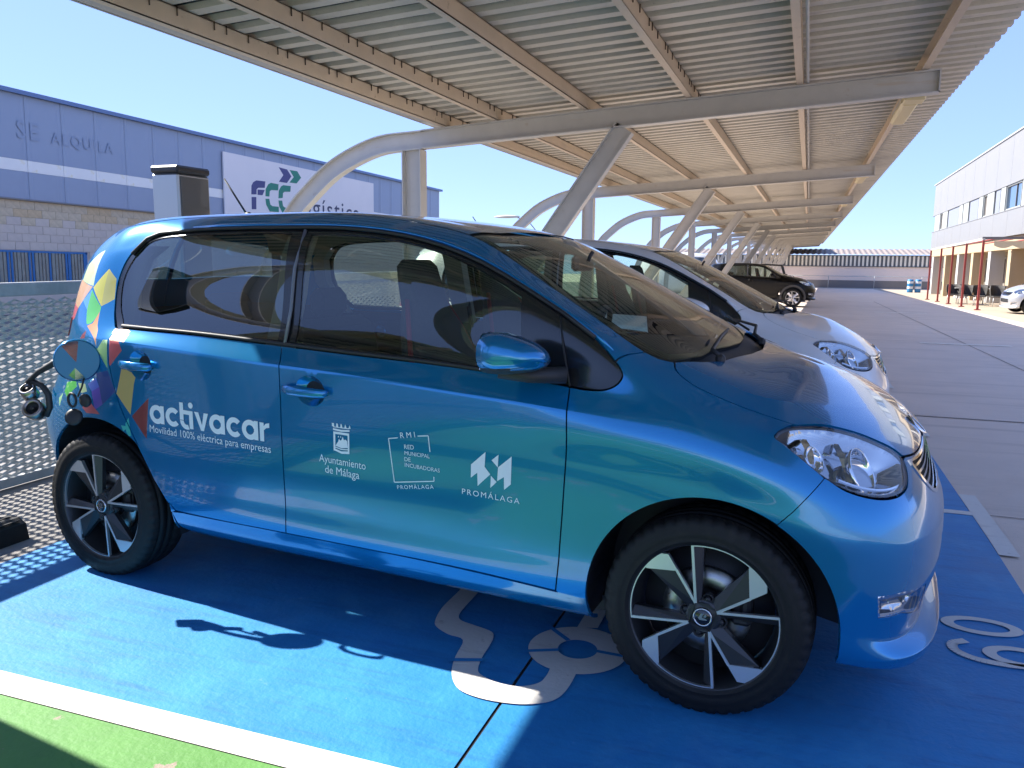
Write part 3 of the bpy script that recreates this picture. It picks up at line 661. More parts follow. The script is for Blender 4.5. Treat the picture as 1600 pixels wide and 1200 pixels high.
        for (u,va,vb,du) in ((.285,6.55,7.55,.02),(.40,6.25,7.55,.018)):
            pts=[S(u+.01*math.sin(t*3),va+(vb-va)*t)-N(u,va+(vb-va)*t)*.022 for t in np.linspace(0,1,9)]
            V=[]; 
            for p in pts:
                for o in ((-.5,0),(.5,0),(.35,-.03),(-.35,-.03)): V.append((p[0]+o[0]*du,p[1]-o[1]*0.6,p[2]))
            F=[(i*4+a,i*4+(a+1)%4,(i+1)*4+(a+1)%4,(i+1)*4+a) for i in range(8) for a in range(4)]; q.add(V,F)
        pts=[S(u,6.12+.12*((u-.45)/.12)**2)-N(u,6.1)*.018 for u in np.linspace(.36,.585,12)]
        q.tube([tuple(p) for p in pts],.005,6)
        V=[(a[0],2*YC-a[1],a[2]) for a in q.v] if mir else q.v
        link('lamp_fin',mesh('lamp_fin',V,q.f,[CHROME],smooth=False),hl)
    # fog lamps
    fl_=inset(dens(FOG,.01),.001); fp=Patch(fl_,[],[inset(fl_,.0065)],du=.012,dv=.05,step=.008); d=fp.dist(); ix=np.where(~pip(fp.c,inset(fl_,.0065)),1,np.where(fp.c[:,1]<3.5,2,0)).tolist()
    for mir in (False,True):
        fl=part('fog_lamp',fp.build('fog_lamp',[REFL,CHROME,BLACKM],lift=-(.003+.03*np.clip((d-.006)/.025,0,1)),flange=0,idx=ix,mirror=mir))
        link('lens',fp.build('lens',[LENS],lift=-.001,flange=.004,mirror=mir),fl)
        for (u,r) in ((.50,.02),(.59,.022)):
            p=S(u,3.6)-N(u,3.6)*.022; q=MB(); q.lathe([(r*math.sin(a),-r*math.cos(a)*.6) for a in np.linspace(0,math.pi/2,8)],20); m3=(Vector(N(u,3.6))+Vector((.4,0,0))).normalized().to_track_quat('Z','Y').to_matrix()
            V=[m3@Vector(a)+Vector(p)+Vector(N(u,3.6))*.008 for a in q.v]
            if mir: V=[(a[0],2*YC-a[1],a[2]) for a in V]
            link('reflector',mesh('reflector',V,q.f,[CHROME],smooth=True),fl)
    # glass and black pillar trim
    two('side_window',Patch(dens(RGLASS,.012),du=.02,dv=.05,step=.012),[GL_R],lift=-.006,flange=0)
    two('side_window',Patch(dens(FGLASS,.012),du=.02,dv=.05,step=.012),[GL_F],lift=-.006,flange=0)
    wtop=[(-.320,7.93),(-.362,8.0),(-.472,8.0),(-.587,8.0),(-.757,8.0),(-.908,8.0)]+[(u,8.0) for u in np.linspace(-1.0,-1.53,8)]
    # black surround: whole daylight opening minus panes (belt strip, pillar, mirror triangle)
    sur=[(-2.285,6.96),(-1.909,7.0),(-1.487,7.0),(-1.169,7.0),(-.831,7.0),(-.425,7.015)]+TIP[1:]+wtop+REARWIN[::-1][:-1]
    two('window_surround',Patch(inset(dens(sur,.02),.003),[RGLASS,FGLASS],du=.03,step=.014),[BLACKG],lift=-.003,flange=.01)
    # bright edge of the front door frame and rubber lip along the sill of the panes
    for s_ in (0,1):
        m=MB(); pts=[S(u,v)+N(u,v)*.002 for u,v in [(-1.476,7.02),(-1.482,7.3),(-1.488,7.6),(-1.492,7.95)]]
        m.tube([(p[0],p[1] if s_==0 else 2*YC-p[1],p[2]) for p in pts],.006,6); m.obj('frame_trim',[M('grey_trim',(.16,.17,.2),.3,0,.3)],car)
        m=MB(); pts=[S(u,v)+N(u,v)*.0015 for u,v in [(-2.262,7.025)]+[(u,7.02) for u in np.linspace(-2.1,-.60,20)]]
        m.tube([(p[0],p[1] if s_==0 else 2*YC-p[1],p[2]) for p in pts],.007,6); m.obj('window_seal',[BLACKM],car)
        m=MB(); pts=[S(u,v)+N(u,v)*.004 for u,v in [(-2.33,7.86),(-2.27,7.985),(-2.2,7.985)]+[(u,7.98) for u in np.linspace(-2.0,-.60,18)]+[(-.472,7.98),(-.362,7.97)]]
        m.tube([(p[0],p[1] if s_==0 else 2*YC-p[1],p[2]) for p in pts],.0065,6); m.obj('roof_gutter',[BLACKM],car)
        m=MB(); pts=[S(u,v)+N(u,v)*.001 for u,v in [(-.420,7.02),(-.436,7.25),(-.455,7.55),(-.475,7.9)]]
        m.tube([(p[0],p[1] if s_==0 else 2*YC-p[1],p[2]) for p in pts],.003,5); m.obj('door_seal',[BLACKM],car)
    ws=[(-.80,11.0),(-.805,10.5),(-.825,10.0),(-.85,9.4),(-.868,9.05)]+[(u,9.04) for u in np.linspace(-.80,-.26,12)]+[(-.21,9.06),(-.16,9.15),(-.13,9.4),(-.10,9.8),(-.085,10.2),(-.06,10.6),(-.05,11.0)]
    wp=Patch(dens(ws,.03),du=.03,step=.02); part('windscreen',wp.build('windscreen',[GL_W],lift=-.002,both=True,weld=True,flange=0))
    d=np.array([0]); bandp=Patch(dens(ws,.02),[inset(dens(ws,.02),.022)],du=.03,step=.015)
    # black ceramic band round the screen
    part('screen_band',bandp.build('screen_band',[BLACKG],lift=-.006,both=True,flange=0))
    co=[(-.05,11.0),(-.06,10.6),(-.085,10.2),(-.10,9.8),(-.13,9.4),(-.15,9.14),(-.125,8.95),(-.085,9.35),(-.03,9.98),(.015,10.5),(.03,11.0)]
    part('scuttle',Patch(dens(co,.02),du=.02,step=.015).build('scuttle',[BLACKM],lift=-.022,both=True,flange=0))
    for (yb,ye,x0,x1) in ((.36,.92,-.075,-.115),(.98,1.42,-.03,-.17)):
        m=MB(); m.tube([(x0+.03,yb+.02,1.0),(x0,yb+.03,1.022),(x0-.02,(yb+ye)/2,1.040),(x1,ye,1.045)],[.008,.007,.006,.005],8)
        m.box((x0+.028,yb+.022,.995),(.03,.03,.03),bev=.009)
        m.tube([(x0-.035,yb+.12,1.030),(x1-.06,ye+.16,1.050)],.005,5); m.obj('wiper',[BLACKM],car)
    # door mirrors
    for s_ in (0,1):
        fy=(lambda y:y) if s_==0 else (lambda y:2*YC-y)
        V=[];F=[]; nu,nv=20,14; C_=(-.588,-.118,1.030)
        for i in range(nv+1):
            b=-math.pi/2+math.pi*i/nv
            for k in range(nu):
                a=2*math.pi*k/nu; ca,sa=math.cos(a),math.sin(a); cb,sb=math.cos(b),math.sin(b)
                e=lambda t,p:math.copysign(abs(t)**p,t)
                x=e(ca,.72)*e(cb,.55); y=e(sa,.75)*e(cb,.6); z=e(sb,.85)
                if x<-.42: x=-.42
                taper=1-.30*max(0,x)
                zz=z*.066*taper*(1.0 if z>0 else .82)-.012*max(0,x)*(0 if z<0 else 1)
                V.append((C_[0]+x*.124+.03,fy(C_[1]+y*.098*(1-.12*max(0,x))),C_[2]+zz+.010*(-y)))
        for i in range(nv):
            for k in range(nu): F.append((i*nu+k,i*nu+(k+1)%nu,(i+1)*nu+(k+1)%nu,(i+1)*nu+k))
        zc=[np.mean([V[j][2] for j in f]) for f in F]
        mi=[1 if z<C_[2]-.030 else 0 for z in zc]
        if s_: F=[f[::-1] for f in F]
        mo=link('door_mirror',mesh('door_mirror',V,F,[BLUE,BLACKM],mi,True),car)
        m=MB(); m.tube([(-.60,fy(-.085),.978),(-.52,fy(-.045),.966),(-.43,fy(.015),.966)],[.020,.022,.026],10); m.obj('mirror_arm',[BLACKM],mo)
        m=MB(); m.prism([(fy(C_[1]-.070),.995),(fy(C_[1]+.070),.995),(fy(C_[1]+.065),1.07),(fy(C_[1]-.055),1.07)],-.611,-.6095,'yz'); m.obj('mirror_glass',[CHROME],mo)
    # rear lamps
    tl=[(-2.80,7.0),(-2.84,5.9),(-3.02,5.9),(-2.98,6.95)]
    two('tail_lamp',Patch(dens(tl,.02),du=.03,step=.015),[M('red_lens',(.35,.01,.01),.12,0,1.0)],lift=.004,flange=.012)
    # inner shell, wheel housings, floor
    def grid(us,vs_,dep,cond=None):
        U_,V_=np.meshgrid(us,vs_,indexing='ij'); P=S(U_,V_)-N(U_,V_)*dep; nu,nv=U_.shape; V=P.reshape(-1,3); F=[]
        for i in range(nu-1):
            for j in range(nv-1):
                c=(S((us[i]+us[i+1])/2,(vs_[j]+vs_[j+1])/2))
                if cond is None or cond(c,(us[i]+us[i+1])/2,(vs_[j]+vs_[j+1])/2): F.append((i*nv+j,(i+1)*nv+j,(i+1)*nv+j+1,i*nv+j+1))
        n=len(V); V2=np.stack([V[:,0],2*YC-V[:,1],V[:,2]],1); return np.concatenate([V,V2]),F+[tuple(n+k for k in f[::-1]) for f in F]
    noarch=lambda c,u,v:(math.hypot(c[0]-FARCH[0],c[2]-.298)>.385 or v>5.9) and (math.hypot(c[0]-RARCH[0],c[2]-.298)>.395)
    nolamp=lambda c,u,v: noarch(c,u,v) and not(.15<u<.66 and 5.7<v<8.2) and not(.42<u<.7 and 3.0<v<3.9)
    V,F=grid(np.linspace(-3.5,.9,130),np.linspace(1,7.0,50),.026,nolamp)
    m=MB(); m.add(V,F,True); part('inner_shell',m.mesh('inner_shell',[DARKIN]))
    V,F=grid(np.linspace(-2.9,-.84,50),np.linspace(8.05,11,22),.03); m=MB(); m.add(V,F,True); part('headlining',m.mesh('headlining',[LINER]))
    V,F=grid(np.linspace(-.12,.9,40),np.linspace(7.05,11,24),.03,lambda c,u,v:not(.15<u<.7 and 5.7<v<8.2)); m=MB(); m.add(V,F,True); part('bonnet_underside',m.mesh('bonnet_underside',[DARKIN]))
    for xx,rr in ((FARCH[0],.362),(RARCH[0],.372)):
        for s_ in (0,1):
            m=MB(); n=28; V=[];F=[]
            for i in range(n+1):
                a=R(-12+204*i/n)
                hx,hz=xx+rr*math.cos(a),.298+rr*math.sin(a); y0=.018
                if hz>.215: y0=max(.018,float(S(*side_uv(hx,max(hz,.26)))[1])+.012)
                for yy in (y0,.30): V.append((hx,yy if s_==0 else 2*YC-yy,hz))
            for i in range(n): F.append((i*2,i*2+1,i*2+3,i*2+2))
            V.append((xx,.30 if s_==0 else 2*YC-.30,.298)); c_=len(V)-1
            for i in range(n): F.append((c_,i*2+1,i*2+3))
            m.add(V,F); m.obj('wheel_housing',[BLACKM],car)
    m=MB(); m.box((-1.2,YC,.215),(1.75,1.28,.05)); m.box((-2.4,YC,.30),(.9,.95,.06)); m.box((.05,YC,.28),(.9,.95,.06)); m.obj('floor_pan',[BLACKM],car)
    m=MB(); m.tube([(0,.16,.298),(0,2*YC-.16,.298)],.035,8); m.tube([(-2.422,.16,.298),(-2.422,2*YC-.16,.298)],.045,8); m.obj('axle',[BLACKM],car)
    # cabin
    SEAT=M('charcoal_seat_cloth',(.03,.031,.034),.9,var=(60,.25)); SEATR=M('red_seat_piping',(.20,.015,.02),.8)
    def lump(m,rings,smooth=True):
        n=len(rings[0]); V=[p for r in rings for p in r]; F=[(i*n+k,i*n+(k+1)%n,(i+1)*n+(k+1)%n,(i+1)*n+k) for i in range(len(rings)-1) for k in range(n)]
        F+=[tuple(range(n-1,-1,-1)),tuple((len(rings)-1)*n+k for k in range(n))]; m.add(V,F,smooth)
    for yc in (.47,1.143):
        m=MB(); rg=[]
        for z,x,wd,th in ((.50,-1.16,.22,.07),(.56,-1.19,.25,.075),(.75,-1.26,.255,.075),(.93,-1.32,.235,.065),(1.05,-1.36,.19,.055),(1.12,-1.385,.135,.05),(1.20,-1.405,.125,.048),(1.27,-1.42,.115,.042),(1.295,-1.425,.08,.03)):
            rg.append([(x+.22+th*math.copysign(abs(math.sin(a))**.8,math.sin(a)),yc+wd*math.copysign(abs(math.cos(a))**.6,math.cos(a)),z) for a in np.linspace(0,2*math.pi,20,endpoint=False)])
        lump(m,rg); rg=[]
        for x,z,wd,th in ((-1.25,.50,.22,.06),(-1.1,.50,.25,.07),(-.85,.52,.25,.07),(-.72,.53,.23,.055)):
            rg.append([(x+.2,yc+wd*math.copysign(abs(math.cos(a))**.6,math.cos(a)),z+th*math.copysign(abs(math.sin(a))**.8,math.sin(a))) for a in np.linspace(0,2*math.pi,20,endpoint=False)])
        lump(m,rg); st=m.obj('front_seat',[SEAT],car)
        for s_ in (-1,1):
            q=MB(); q.tube([(-.96,yc+s_*.243,.62),(-1.03,yc+s_*.258,.80),(-1.09,yc+s_*.236,.95),(-1.125,yc+s_*.19,1.05),(-1.165,yc+s_*.135,1.15)],.009,8); q.obj('seat_piping',[SEATR],st)
        q=MB(); q.tube([(-.8,yc,.27),(-.8,yc,.46)],.16,10); q.obj('seat_base',[DARKIN],st)
    m=MB(); m.box((-2.03,YC,.70),(.16,1.24,.62),rot=Matrix.Rotation(R(-14),3,'Y'),bev=.06); m.box((-1.78,YC,.48),(.5,1.24,.16),bev=.06); rs=m.obj('rear_seat',[SEAT],car)
    for yy in (.46,1.15):
        q=MB(); q.box((-2.125,yy,1.075),(.09,.26,.15),bev=.04); q.tube([(-2.11,yy-.05,.96),(-2.12,yy-.05,1.03)],.008,6); q.tube([(-2.11,yy+.05,.96),(-2.12,yy+.05,1.03)],.008,6); q.obj('headrest',[SEAT],rs)
    m=MB(); n=16; rg=[]
    for y in np.linspace(.09,2*YC-.09,9):
        b=.02*math.cos((y-YC)*2); rg.append([(-.80+b,y,.62),(-.80+b,y,.84),(-.74+b,y,.925),(-.60+b,y,.955),(-.40,y,.955),(-.24,y,.95),(-.2,y,.6)])
    lump(m,rg,True); m.obj('dashboard',[M('dark_dashboard',(.03,.03,.032),.65,bump=(200,.1))],car)
    m=MB(); cN=Vector((-.74,1.143,.93)); ax=Vector((-1,0,.42)).normalized(); e1=Vector((0,1,0)); e2=ax.cross(e1)
    m.tube([cN+(e1*math.cos(a)+e2*math.sin(a))*.18 for a in np.linspace(0,2*math.pi,33)],.013,8,cap=False); m.tube([cN-e1*.17,cN,cN+e1*.17],.016,6); m.tube([cN,cN-e2*.17],.016,6); m.tube([cN,cN-ax*.2],.03,8); m.obj('steering_wheel',[BLACKM],car)
    m=MB(); m.box((-.66,YC,1.285),(.03,.20,.06),bev=.012); m.tube([(-.645,YC,1.29),(-.62,YC,1.33)],.008,6); m.obj('interior_mirror',[BLACKM],car)
    # inside pillars
    for s_ in (0,1):
        fy=(lambda y:y) if s_==0 else (lambda y:2*YC-y)
        for pts,wd in (([(-1.545,7.0),(-1.545,7.4),(-1.55,7.75),(-1.56,8.05)],.06),([(-.33,7.4),(-.44,8.05),(-.58,8.3),(-.78,8.4)],.035),([(-2.30,7.0),(-2.38,7.5),(-2.36,7.9),(-2.30,8.1)],.045)):
            V=[];F=[]
            for u,v in pts:
                p=S(u,v)-N(u,v)*.045; V+=[(p[0]-wd,fy(p[1]+.012),p[2]),(p[0]+wd,fy(p[1]+.012),p[2]),(p[0]+wd*.8,fy(p[1]+.05),p[2]),(p[0]-wd*.8,fy(p[1]+.05),p[2])]
            for i in range(len(pts)-1):
                for a in range(4): F.append((i*4+a,i*4+(a+1)%4,(i+1)*4+(a+1)%4,(i+1)*4+a))
            q=MB(); q.add(V,F); q.obj('pillar_trim',[BEIGE],car)
        q=MB(); pts=[(-1.53,fy(.145),1.28),(-1.49,fy(.14),1.0),(-1.42,fy(.16),.6)]; q.tube(pts,[.012,.012,.012],4); q.obj('seat_belt',[M('black_webbing',(.02,.02,.02),.8)],car)
    for s_ in (0,1):
        m=MB(); pts=[S(u,v)+N(u,v)*.0005 for u,v in [(-2.05,8.13)]+[(u,8.13) for u in np.linspace(-1.9,-.50,26)]+[(-.42,8.12),(-.36,8.11),(-.305,8.07)]]
        m.tube([(p[0],p[1] if s_==0 else 2*YC-p[1],p[2]) for p in pts],[.003]+[.0075]*(len(pts)-2)+[.003],8); m.obj('rail_bead',[BLUE],car)
    # roof aerial
    m=MB(); m.tube([(-2.275,YC,1.468),(-2.31,YC,1.492),(-2.325,YC,1.498)],[.022,.016,.008],8); m.tube([(-2.318,YC,1.494),(-2.445,YC,1.66)],[.005,.0035],6); m.obj('aerial',[BLACKM],car)
    wheel(car,0,1,0); wheel(car,-2.422,1,-3); wheel(car,0,-1,20); wheel(car,-2.422,-1,50)
    return car
CAR=build_car()

# ------------------------------------------------------------------ lettering and badges on the blue car
def xz(u,v): p=S(u,v); return np.array([p[0],p[2]])
def letter_line(name,s,a,b,top=None,bold=0.0,space=1.0,par=None,lift=.0012,hs=1.0):
    """line of lettering from surface point a to b; top = surface point above a that fixes the cap height"""
    V,F=text_mesh(s,bold,3,space); p0,p1=xz(*a),xz(*b); ax=p1-p0; L=np.hypot(*ax); ay=np.array([-ax[1],ax[0]])*hs
    return link(name,conform(V,F,p0,ax,ay,lift,name,[WHITE]),par)
def poly_badge(name,polys,par,lift=.0012,m=None):
    me=MB()
    for k,q in enumerate(polys):
        V=[tuple(car_pt(x,z,lift+.000006*k)) for x,z in q]; me.add(V,[tuple(range(len(V)))])
    return link(name,mesh(name,me.v,me.f,[m or WHITE]),par)
RD=[o for o in bpy.data.objects if o.name=='rear_door'][0]; FD=[o for o in bpy.data.objects if o.name=='front_door'][0]
# company word built of round strokes: a c t i v a c a r (single-storey a)
def stroke_word():
    polys=[]; x=0.0; W=.165; r=.5                              # x-height 1, stroke width
    W=.30
    def ring(cx,cy,ro,ri,a0,a1,n=26):
        o=[(cx+ro*math.cos(R(a0+(a1-a0)*i/n)),cy+ro*math.sin(R(a0+(a1-a0)*i/n))) for i in range(n+1)]
        q=[(cx+ri*math.cos(R(a0+(a1-a0)*i/n)),cy+ri*math.sin(R(a0+(a1-a0)*i/n))) for i in range(n+1)]
        for i in range(n): polys.append([o[i],o[i+1],q[i+1],q[i]])
    def rect(x0,y0,x1,y1): polys.append([(x0,y0),(x1,y0),(x1,y1),(x0,y1)])
    def a(x): ring(x+.56,.52,.56,.27,20,340); rect(x+.84,0,x+1.12,1.06); return x+1.24
    def c(x): ring(x+.56,.52,.56,.27,42,318); return x+1.10
    x=a(x); x=c(x)
    rect(x,.45,x+.28,1.46); ring(x+.5,.42,.5,.22,180,292,14); rect(x+.28,.80,x+.98,1.04); rect(x+.70,0,x+.98,.80)
    polys.append([(x+.84+.175*math.cos(t),1.36+.175*math.sin(t)) for t in np.linspace(0,2*math.pi,18,endpoint=False)]); x+=1.10
    polys.append([(x,1.04),(x+.31,1.04),(x+.64,.0),(x+.44,.0)]); polys.append([(x+.70,1.04),(x+1.02,1.04),(x+.66,.0),(x+.46,.0)]); x+=1.08
    x=a(x); x=c(x); x=a(x)
    rect(x,0,x+.28,1.04); polys.append([(x+.28,.62),(x+.28,.85),(x+.42,1.0),(x+.66,1.06),(x+.66,.80),(x+.45,.76)]); x+=.66
    return polys,x
pl,wd=stroke_word(); p0,p1=xz(-2.089,4.46),xz(-1.517,4.48); ax=(p1-p0)/wd; ay=np.array([-ax[1],ax[0]])*1.0
poly_badge('lettering',[[tuple(p0+ax*a+ay*b) for a,b in q] for q in pl],RD)
letter_line('lettering','Movilidad 100% eléctrica para empresas',(-2.096,4.25),(-1.517,4.275),bold=.0,par=RD,hs=1.12)
letter_line('lettering','Ayuntamiento',(-1.309,4.27),(-1.120,4.25),bold=.0,par=FD,hs=1.15)
letter_line('lettering','de Málaga',(-1.287,4.075),(-1.148,4.055),bold=.0,par=FD,hs=1.1)
# city crest: crown over a shield
c0=xz(-1.246,4.49); c1=xz(-1.182,4.49); ax=c1-c0; ay=xz(-1.243,4.875)-c0; f=lambda q:[tuple(c0+ax*a+ay*b) for a,b in q]
cres=[[(0,.06),(.12,.06),(.12,.95),(0,.97)],[(.90,0),(1,0),(1,.95),(.90,.95)],[(0,.86),(1,.86),(1,.97),(0,.97)],[(0,.08),(.5,-.04),(1,.0),(1,.13),(.5,.07),(0,.18)],
      [(.12,.30),(.30,.52),(.36,.66),(.42,.58),(.5,.60),(.6,.78),(.66,.62),(.76,.66),(.86,.60),(.9,.28),(.5,.22)],[(.12,.20),(.5,.14),(.9,.17),(.9,.22),(.5,.19),(.12,.26)],[(.28,.72),(.33,.80),(.36,.72)],[(.44,.72),(.47,.82),(.5,.72)],
      [(-.02,1.03),(.5,1.0),(1.02,1.05),(1.02,1.13),(.5,1.09),(-.02,1.12)],[(0,1.16),(1,1.17),(1.02,1.21),(-.02,1.20)]]
for k in range(5):
    a=-.02+.26*k; cres.append([(a-.06,1.20),(a+.08,1.20),(a+.03-.02*(k-2),1.36),(a-.03-.02*(2-k),1.36)])
poly_badge('crest_badge',[f(q) for q in cres],FD)
# thin open frame with small capitals
def rule(p,q,wd=.0016):
    p,q=np.array(p),np.array(q); n=np.array([-(q-p)[1],(q-p)[0]]); n=n/np.hypot(*n)*wd; return [tuple(p+n),tuple(p-n),tuple(q-n),tuple(q+n)]
X=xz; fr=[rule(X(-1.025,4.89),X(-.989,4.93)),rule(X(-.915,5.02),X(-.876,5.06)),rule(X(-.876,5.06),X(-.871,4.77)),rule(X(-1.025,4.89),X(-1.010,4.11)),rule(X(-1.010,4.11),X(-.860,4.25)),rule(X(-.860,4.25),X(-.860,4.33))]
poly_badge('frame_badge',fr,FD)
letter_line('lettering','R M I',(-.979,4.93),(-.924,4.985),bold=.0,par=FD,hs=1.0)
for s,a,b in (('RED',(-.966,4.75),(-.930,4.765)),('MUNICIPAL',(-.966,4.645),(-.873,4.655)),('DE',(-.967,4.53),(-.944,4.535)),('INCUBADORAS',(-.967,4.43),(-.838,4.425))):
    letter_line('lettering',s,a,b,bold=.0,par=FD)
letter_line('lettering','PROMÁLAGA',(-.999,3.99),(-.862,4.11),bold=.0,space=1.25,par=FD,hs=.95)
letter_line('lettering','PROMÁLAGA',(-.760,4.105),(-.562,4.095),bold=.0,space=1.3,par=FD,hs=.95)
LG=[[(-0.725,4.67),(-0.674,4.94),(-0.678,4.67),(-0.659,4.55),(-0.704,4.30),(-0.704,4.54),(-0.727,4.43)],[(-0.654,4.81),(-0.630,4.93),(-0.633,4.70)],[(-0.632,4.70),(-0.586,4.94),(-0.590,4.43),(-0.613,4.31),(-0.613,4.54),(-0.636,4.45)],[(-0.657,4.53),(-0.638,4.43),(-0.660,4.30)]]
poly_badge('folded_badge',[[tuple(X(*p)) for p in q] for q in LG],FD)
# open charge flap with its caps
m3=Matrix(((.64,0,.768),(.768,0,-.64),(0,1,0))); cV=Vector((-2.345,-.006,.903))+Vector((-.64,-.768,0))*.080; sx=1
def disc_part(name,polys,mats,r=.078):
    q=MB(); q.lathe([(0,-.004),(r,-.004),(r+.004,0),(r,.004)],40); 
    me=MB(); me.v=[tuple(m3@Vector(p)+cV) for p in q.v]; me.f=q.f; me.sm=q.sm; me.mi=q.mi
    for k,(pg) in enumerate(polys):
        me.cur=k+1
        me.add([tuple(m3@Vector((a*r,b*r,.0042))+cV) for a,b in pg],[tuple(range(len(pg)))])
    return me.obj(name,mats,CAR)
cc=[(math.cos(t),math.sin(t)) for t in np.linspace(0,2*math.pi,60)]
base=[(x*.985,y*.985) for x,y in cc]
red=[(-.62*sx,.72),(-.30*sx,.93),(.12*sx,.96),(-.04*sx,-.1)]; gr=[(-.42*sx,-.72),(-.12*sx,-.38),(-.15*sx,-.95)]; pa=[(-.12*sx,-.36),(.33*sx,-.90),(-.14*sx,-.96)]
fl=disc_part('charge_flap',[base,red,gr,pa],[BLUE,M('paint_mid_blue',(.006,.19,.36),.5,0,.15),M('paint_dark_red',(.22,.03,.03)),M('paint_green',(.08,.5,.06)),M('paint_pale_lime',(.55,.66,.33))])
q=MB(); q.tube([(-2.44,-.085,.897),(-2.475,-.105,.893),(-2.55,-.118,.855),(-2.615,-.12,.812),(-2.632,-.12,.800)],[.016,.014,.011,.010,.006],8); q.tube([(-2.60,-.115,.815),(-2.555,-.105,.800),(-2.530,-.10,.765),(-2.528,-.10,.715),(-2.545,-.105,.680)],[.012]*5,8); q.tube([(-2.605,-.12,.81),(-2.603,-.12,.772)],.008,6); q.obj('flap_arm',[BLACKM],CAR)
GRAYM=M('grey_metal',(.38,.37,.36),.25,1.0)
for ctr,rr,rt,rz in (((-2.604,-.125,.772),.031,R(38),.35),((-2.578,-.128,.706),.039,R(62),.5)):
    q=MB(); q.lathe([(rr*.62,.020),(rr*.8,.026),(rr,.022),(rr,-.020),(rr*.9,-.026),(0,-.026)],28); q.cur=1; q.lathe([(0,.004),(rr*.62,.004),(rr*.64,.020)],20); q.cur=1; q.tube([(0,0,.002),(0,0,.022)],rr*.2,8)
    q.obj('port_cap',[GRAYM if rr<.035 else M('bronze_grey_metal',(.30,.26,.23),.3,1.0),BLACKM],CAR,ctr,(rt,0,rz))
kp=Vector((-2.385,-.095,.752))
q=MB(); q.tube([kp+Vector((.03,.02,.085)),kp+Vector((.025,.01,.05)),kp+Vector((.012,0,.015))],.0035,6); q.tube([kp+Vector((-.02+.022*math.cos(t),.0,.0+.026*math.sin(t))) for t in np.linspace(0,2*math.pi,17)],.005,6,cap=False)
m_=MB(); m_.v=q.v;m_.f=q.f;m_.sm=q.sm;m_.mi=q.mi
t_=MB(); t_.lathe([(0,-.010),(.029,-.010),(.032,-.004),(.032,.006),(.024,.010),(0,.010)],26); rm=Matrix.Rotation(R(65),3,'X')@Matrix.Rotation(R(25),3,'Y')
m_.add([rm@Vector(p)+kp+Vector((-.01,-.005,-.065)) for p in t_.v],t_.f,True); t_=MB(); t_.lathe([(0,-.010),(.024,-.010),(.027,.0),(.022,.008),(0,.008)],26)
m_.add([Matrix.Rotation(R(95),3,'X')@Vector(p)+kp+Vector((.035,.012,.0)) for p in t_.v],t_.f,True); m_.obj('port_cap',[BLACKM],CAR)
q=MB(); q.lathe([(0,.002),(.055,.002),(.06,.0)],28); cp=Vector(car_pt(-2.47,.885,.001)); m4=Vector(N(-2.47,5.5)).to_track_quat('Z','Y').to_matrix()
q2=MB(); q2.add([m4@Vector(p)+cp for p in q.v],q.f,True); q2.obj('charge_port',[BLACKM],CAR)
CAR.rotation_euler=(0,0,-0.0747920555)

# ------------------------------------------------------------------ ground
def gz(y): return -.0175*max(0.0,y-2.0)
def sheet(name,x0,x1,y0,y1,lift,m,kind='structure',parent=None):
    ys=[y0]+([2.0] if y0<2<y1 else [])+[y1]; V=[];F=[]
    for y in ys: V+=[(x0,y,gz(y)+lift),(x1,y,gz(y)+lift)]
    for i in range(len(ys)-1): F.append((i*2,i*2+1,i*2+3,i*2+2))
    o=link(name,mesh(name,V,F,[m]),parent)
    if not parent: o['kind']=kind
    return o
def flat_poly(name,polys,lift,m,kind='structure'):
    b=MB()
    for k,q in enumerate(polys):
        if area2(q)<0: q=q[::-1]
        b.add([(x,y,gz(y)+lift) for x,y in q],[tuple(range(len(q)))])
    me=mesh(name,b.v,b.f,[m]); o=link(name,me); o['kind']=kind; return o
ASPH=M('grey_asphalt',(.72,.60,.505),.9,var=(1.3,.07,8),var2=[((.25,3,1),(.58,.48,.40),.55,.15),(.35,(.63,.52,.435),.52,.16),(22,(.62,.54,.48),.60,.12)],bump=(160,.45))
CONC=M('pale_concrete',(.24,.225,.21),.85,var=(2.0,.12,7),var2=(.9,(.19,.18,.17),.55,.15),bump=(90,.25))
TERR=M('sandy_paving',(.42,.34,.25),.85,var=(1.5,.08),bump=(60,.2))
BLUEP=M('blue_floor_paint',(.018,.215,.50),.62,var=(2.2,.15,9),var2=[((1.2,14,1),(.014,.145,.38),.50,.2),(75,(.25,.38,.52),.70,.03),(3.3,(.035,.27,.56),.50,.22),((30,5,1),(.10,.30,.52),.68,.06),(.8,(.05,.26,.53),.56,.12),(9,(.14,.34,.58),.66,.10),(1.1,(.014,.145,.44),.55,.2)],bump=(55,.22))
GREENP=M('green_floor_paint',(.095,.265,.055),.62,var=(2.5,.12,8),var2=[(4.2,(.30,.24,.19),.605,.02),(13,(.34,.40,.22),.69,.02),(1.2,(.07,.20,.048),.5,.3)],bump=(55,.22))
WHITEP=M('white_floor_paint',(.66,.63,.58),.6,var=(5,.06),var2=[(17,(.46,.43,.39),.62,.08),((3,16,1),(.55,.52,.48),.58,.1),(70,(.40,.38,.36),.70,.03)],bump=(70,.15))
JOINTM=M('dark_joint',(.02,.02,.022),.9); JOINTA=M('grey_joint',(.16,.13,.11),.9)
V=[];F=[]; xs=[-160,-60,-30,5.85]; ys=[-160,-60,2,60,120,420]
for y in ys:
    for x in xs: V.append((x,y,gz(y)))
for i in range(len(ys)-1):
    for j in range(len(xs)-1): F.append((i*4+j,i*4+j+1,i*4+j+5,i*4+j+4))
g=link('ground',mesh('ground',V,F,[ASPH])); g['kind']='structure'
sheet('terrace_pavement',5.85,160,-160,420,.0,TERR)
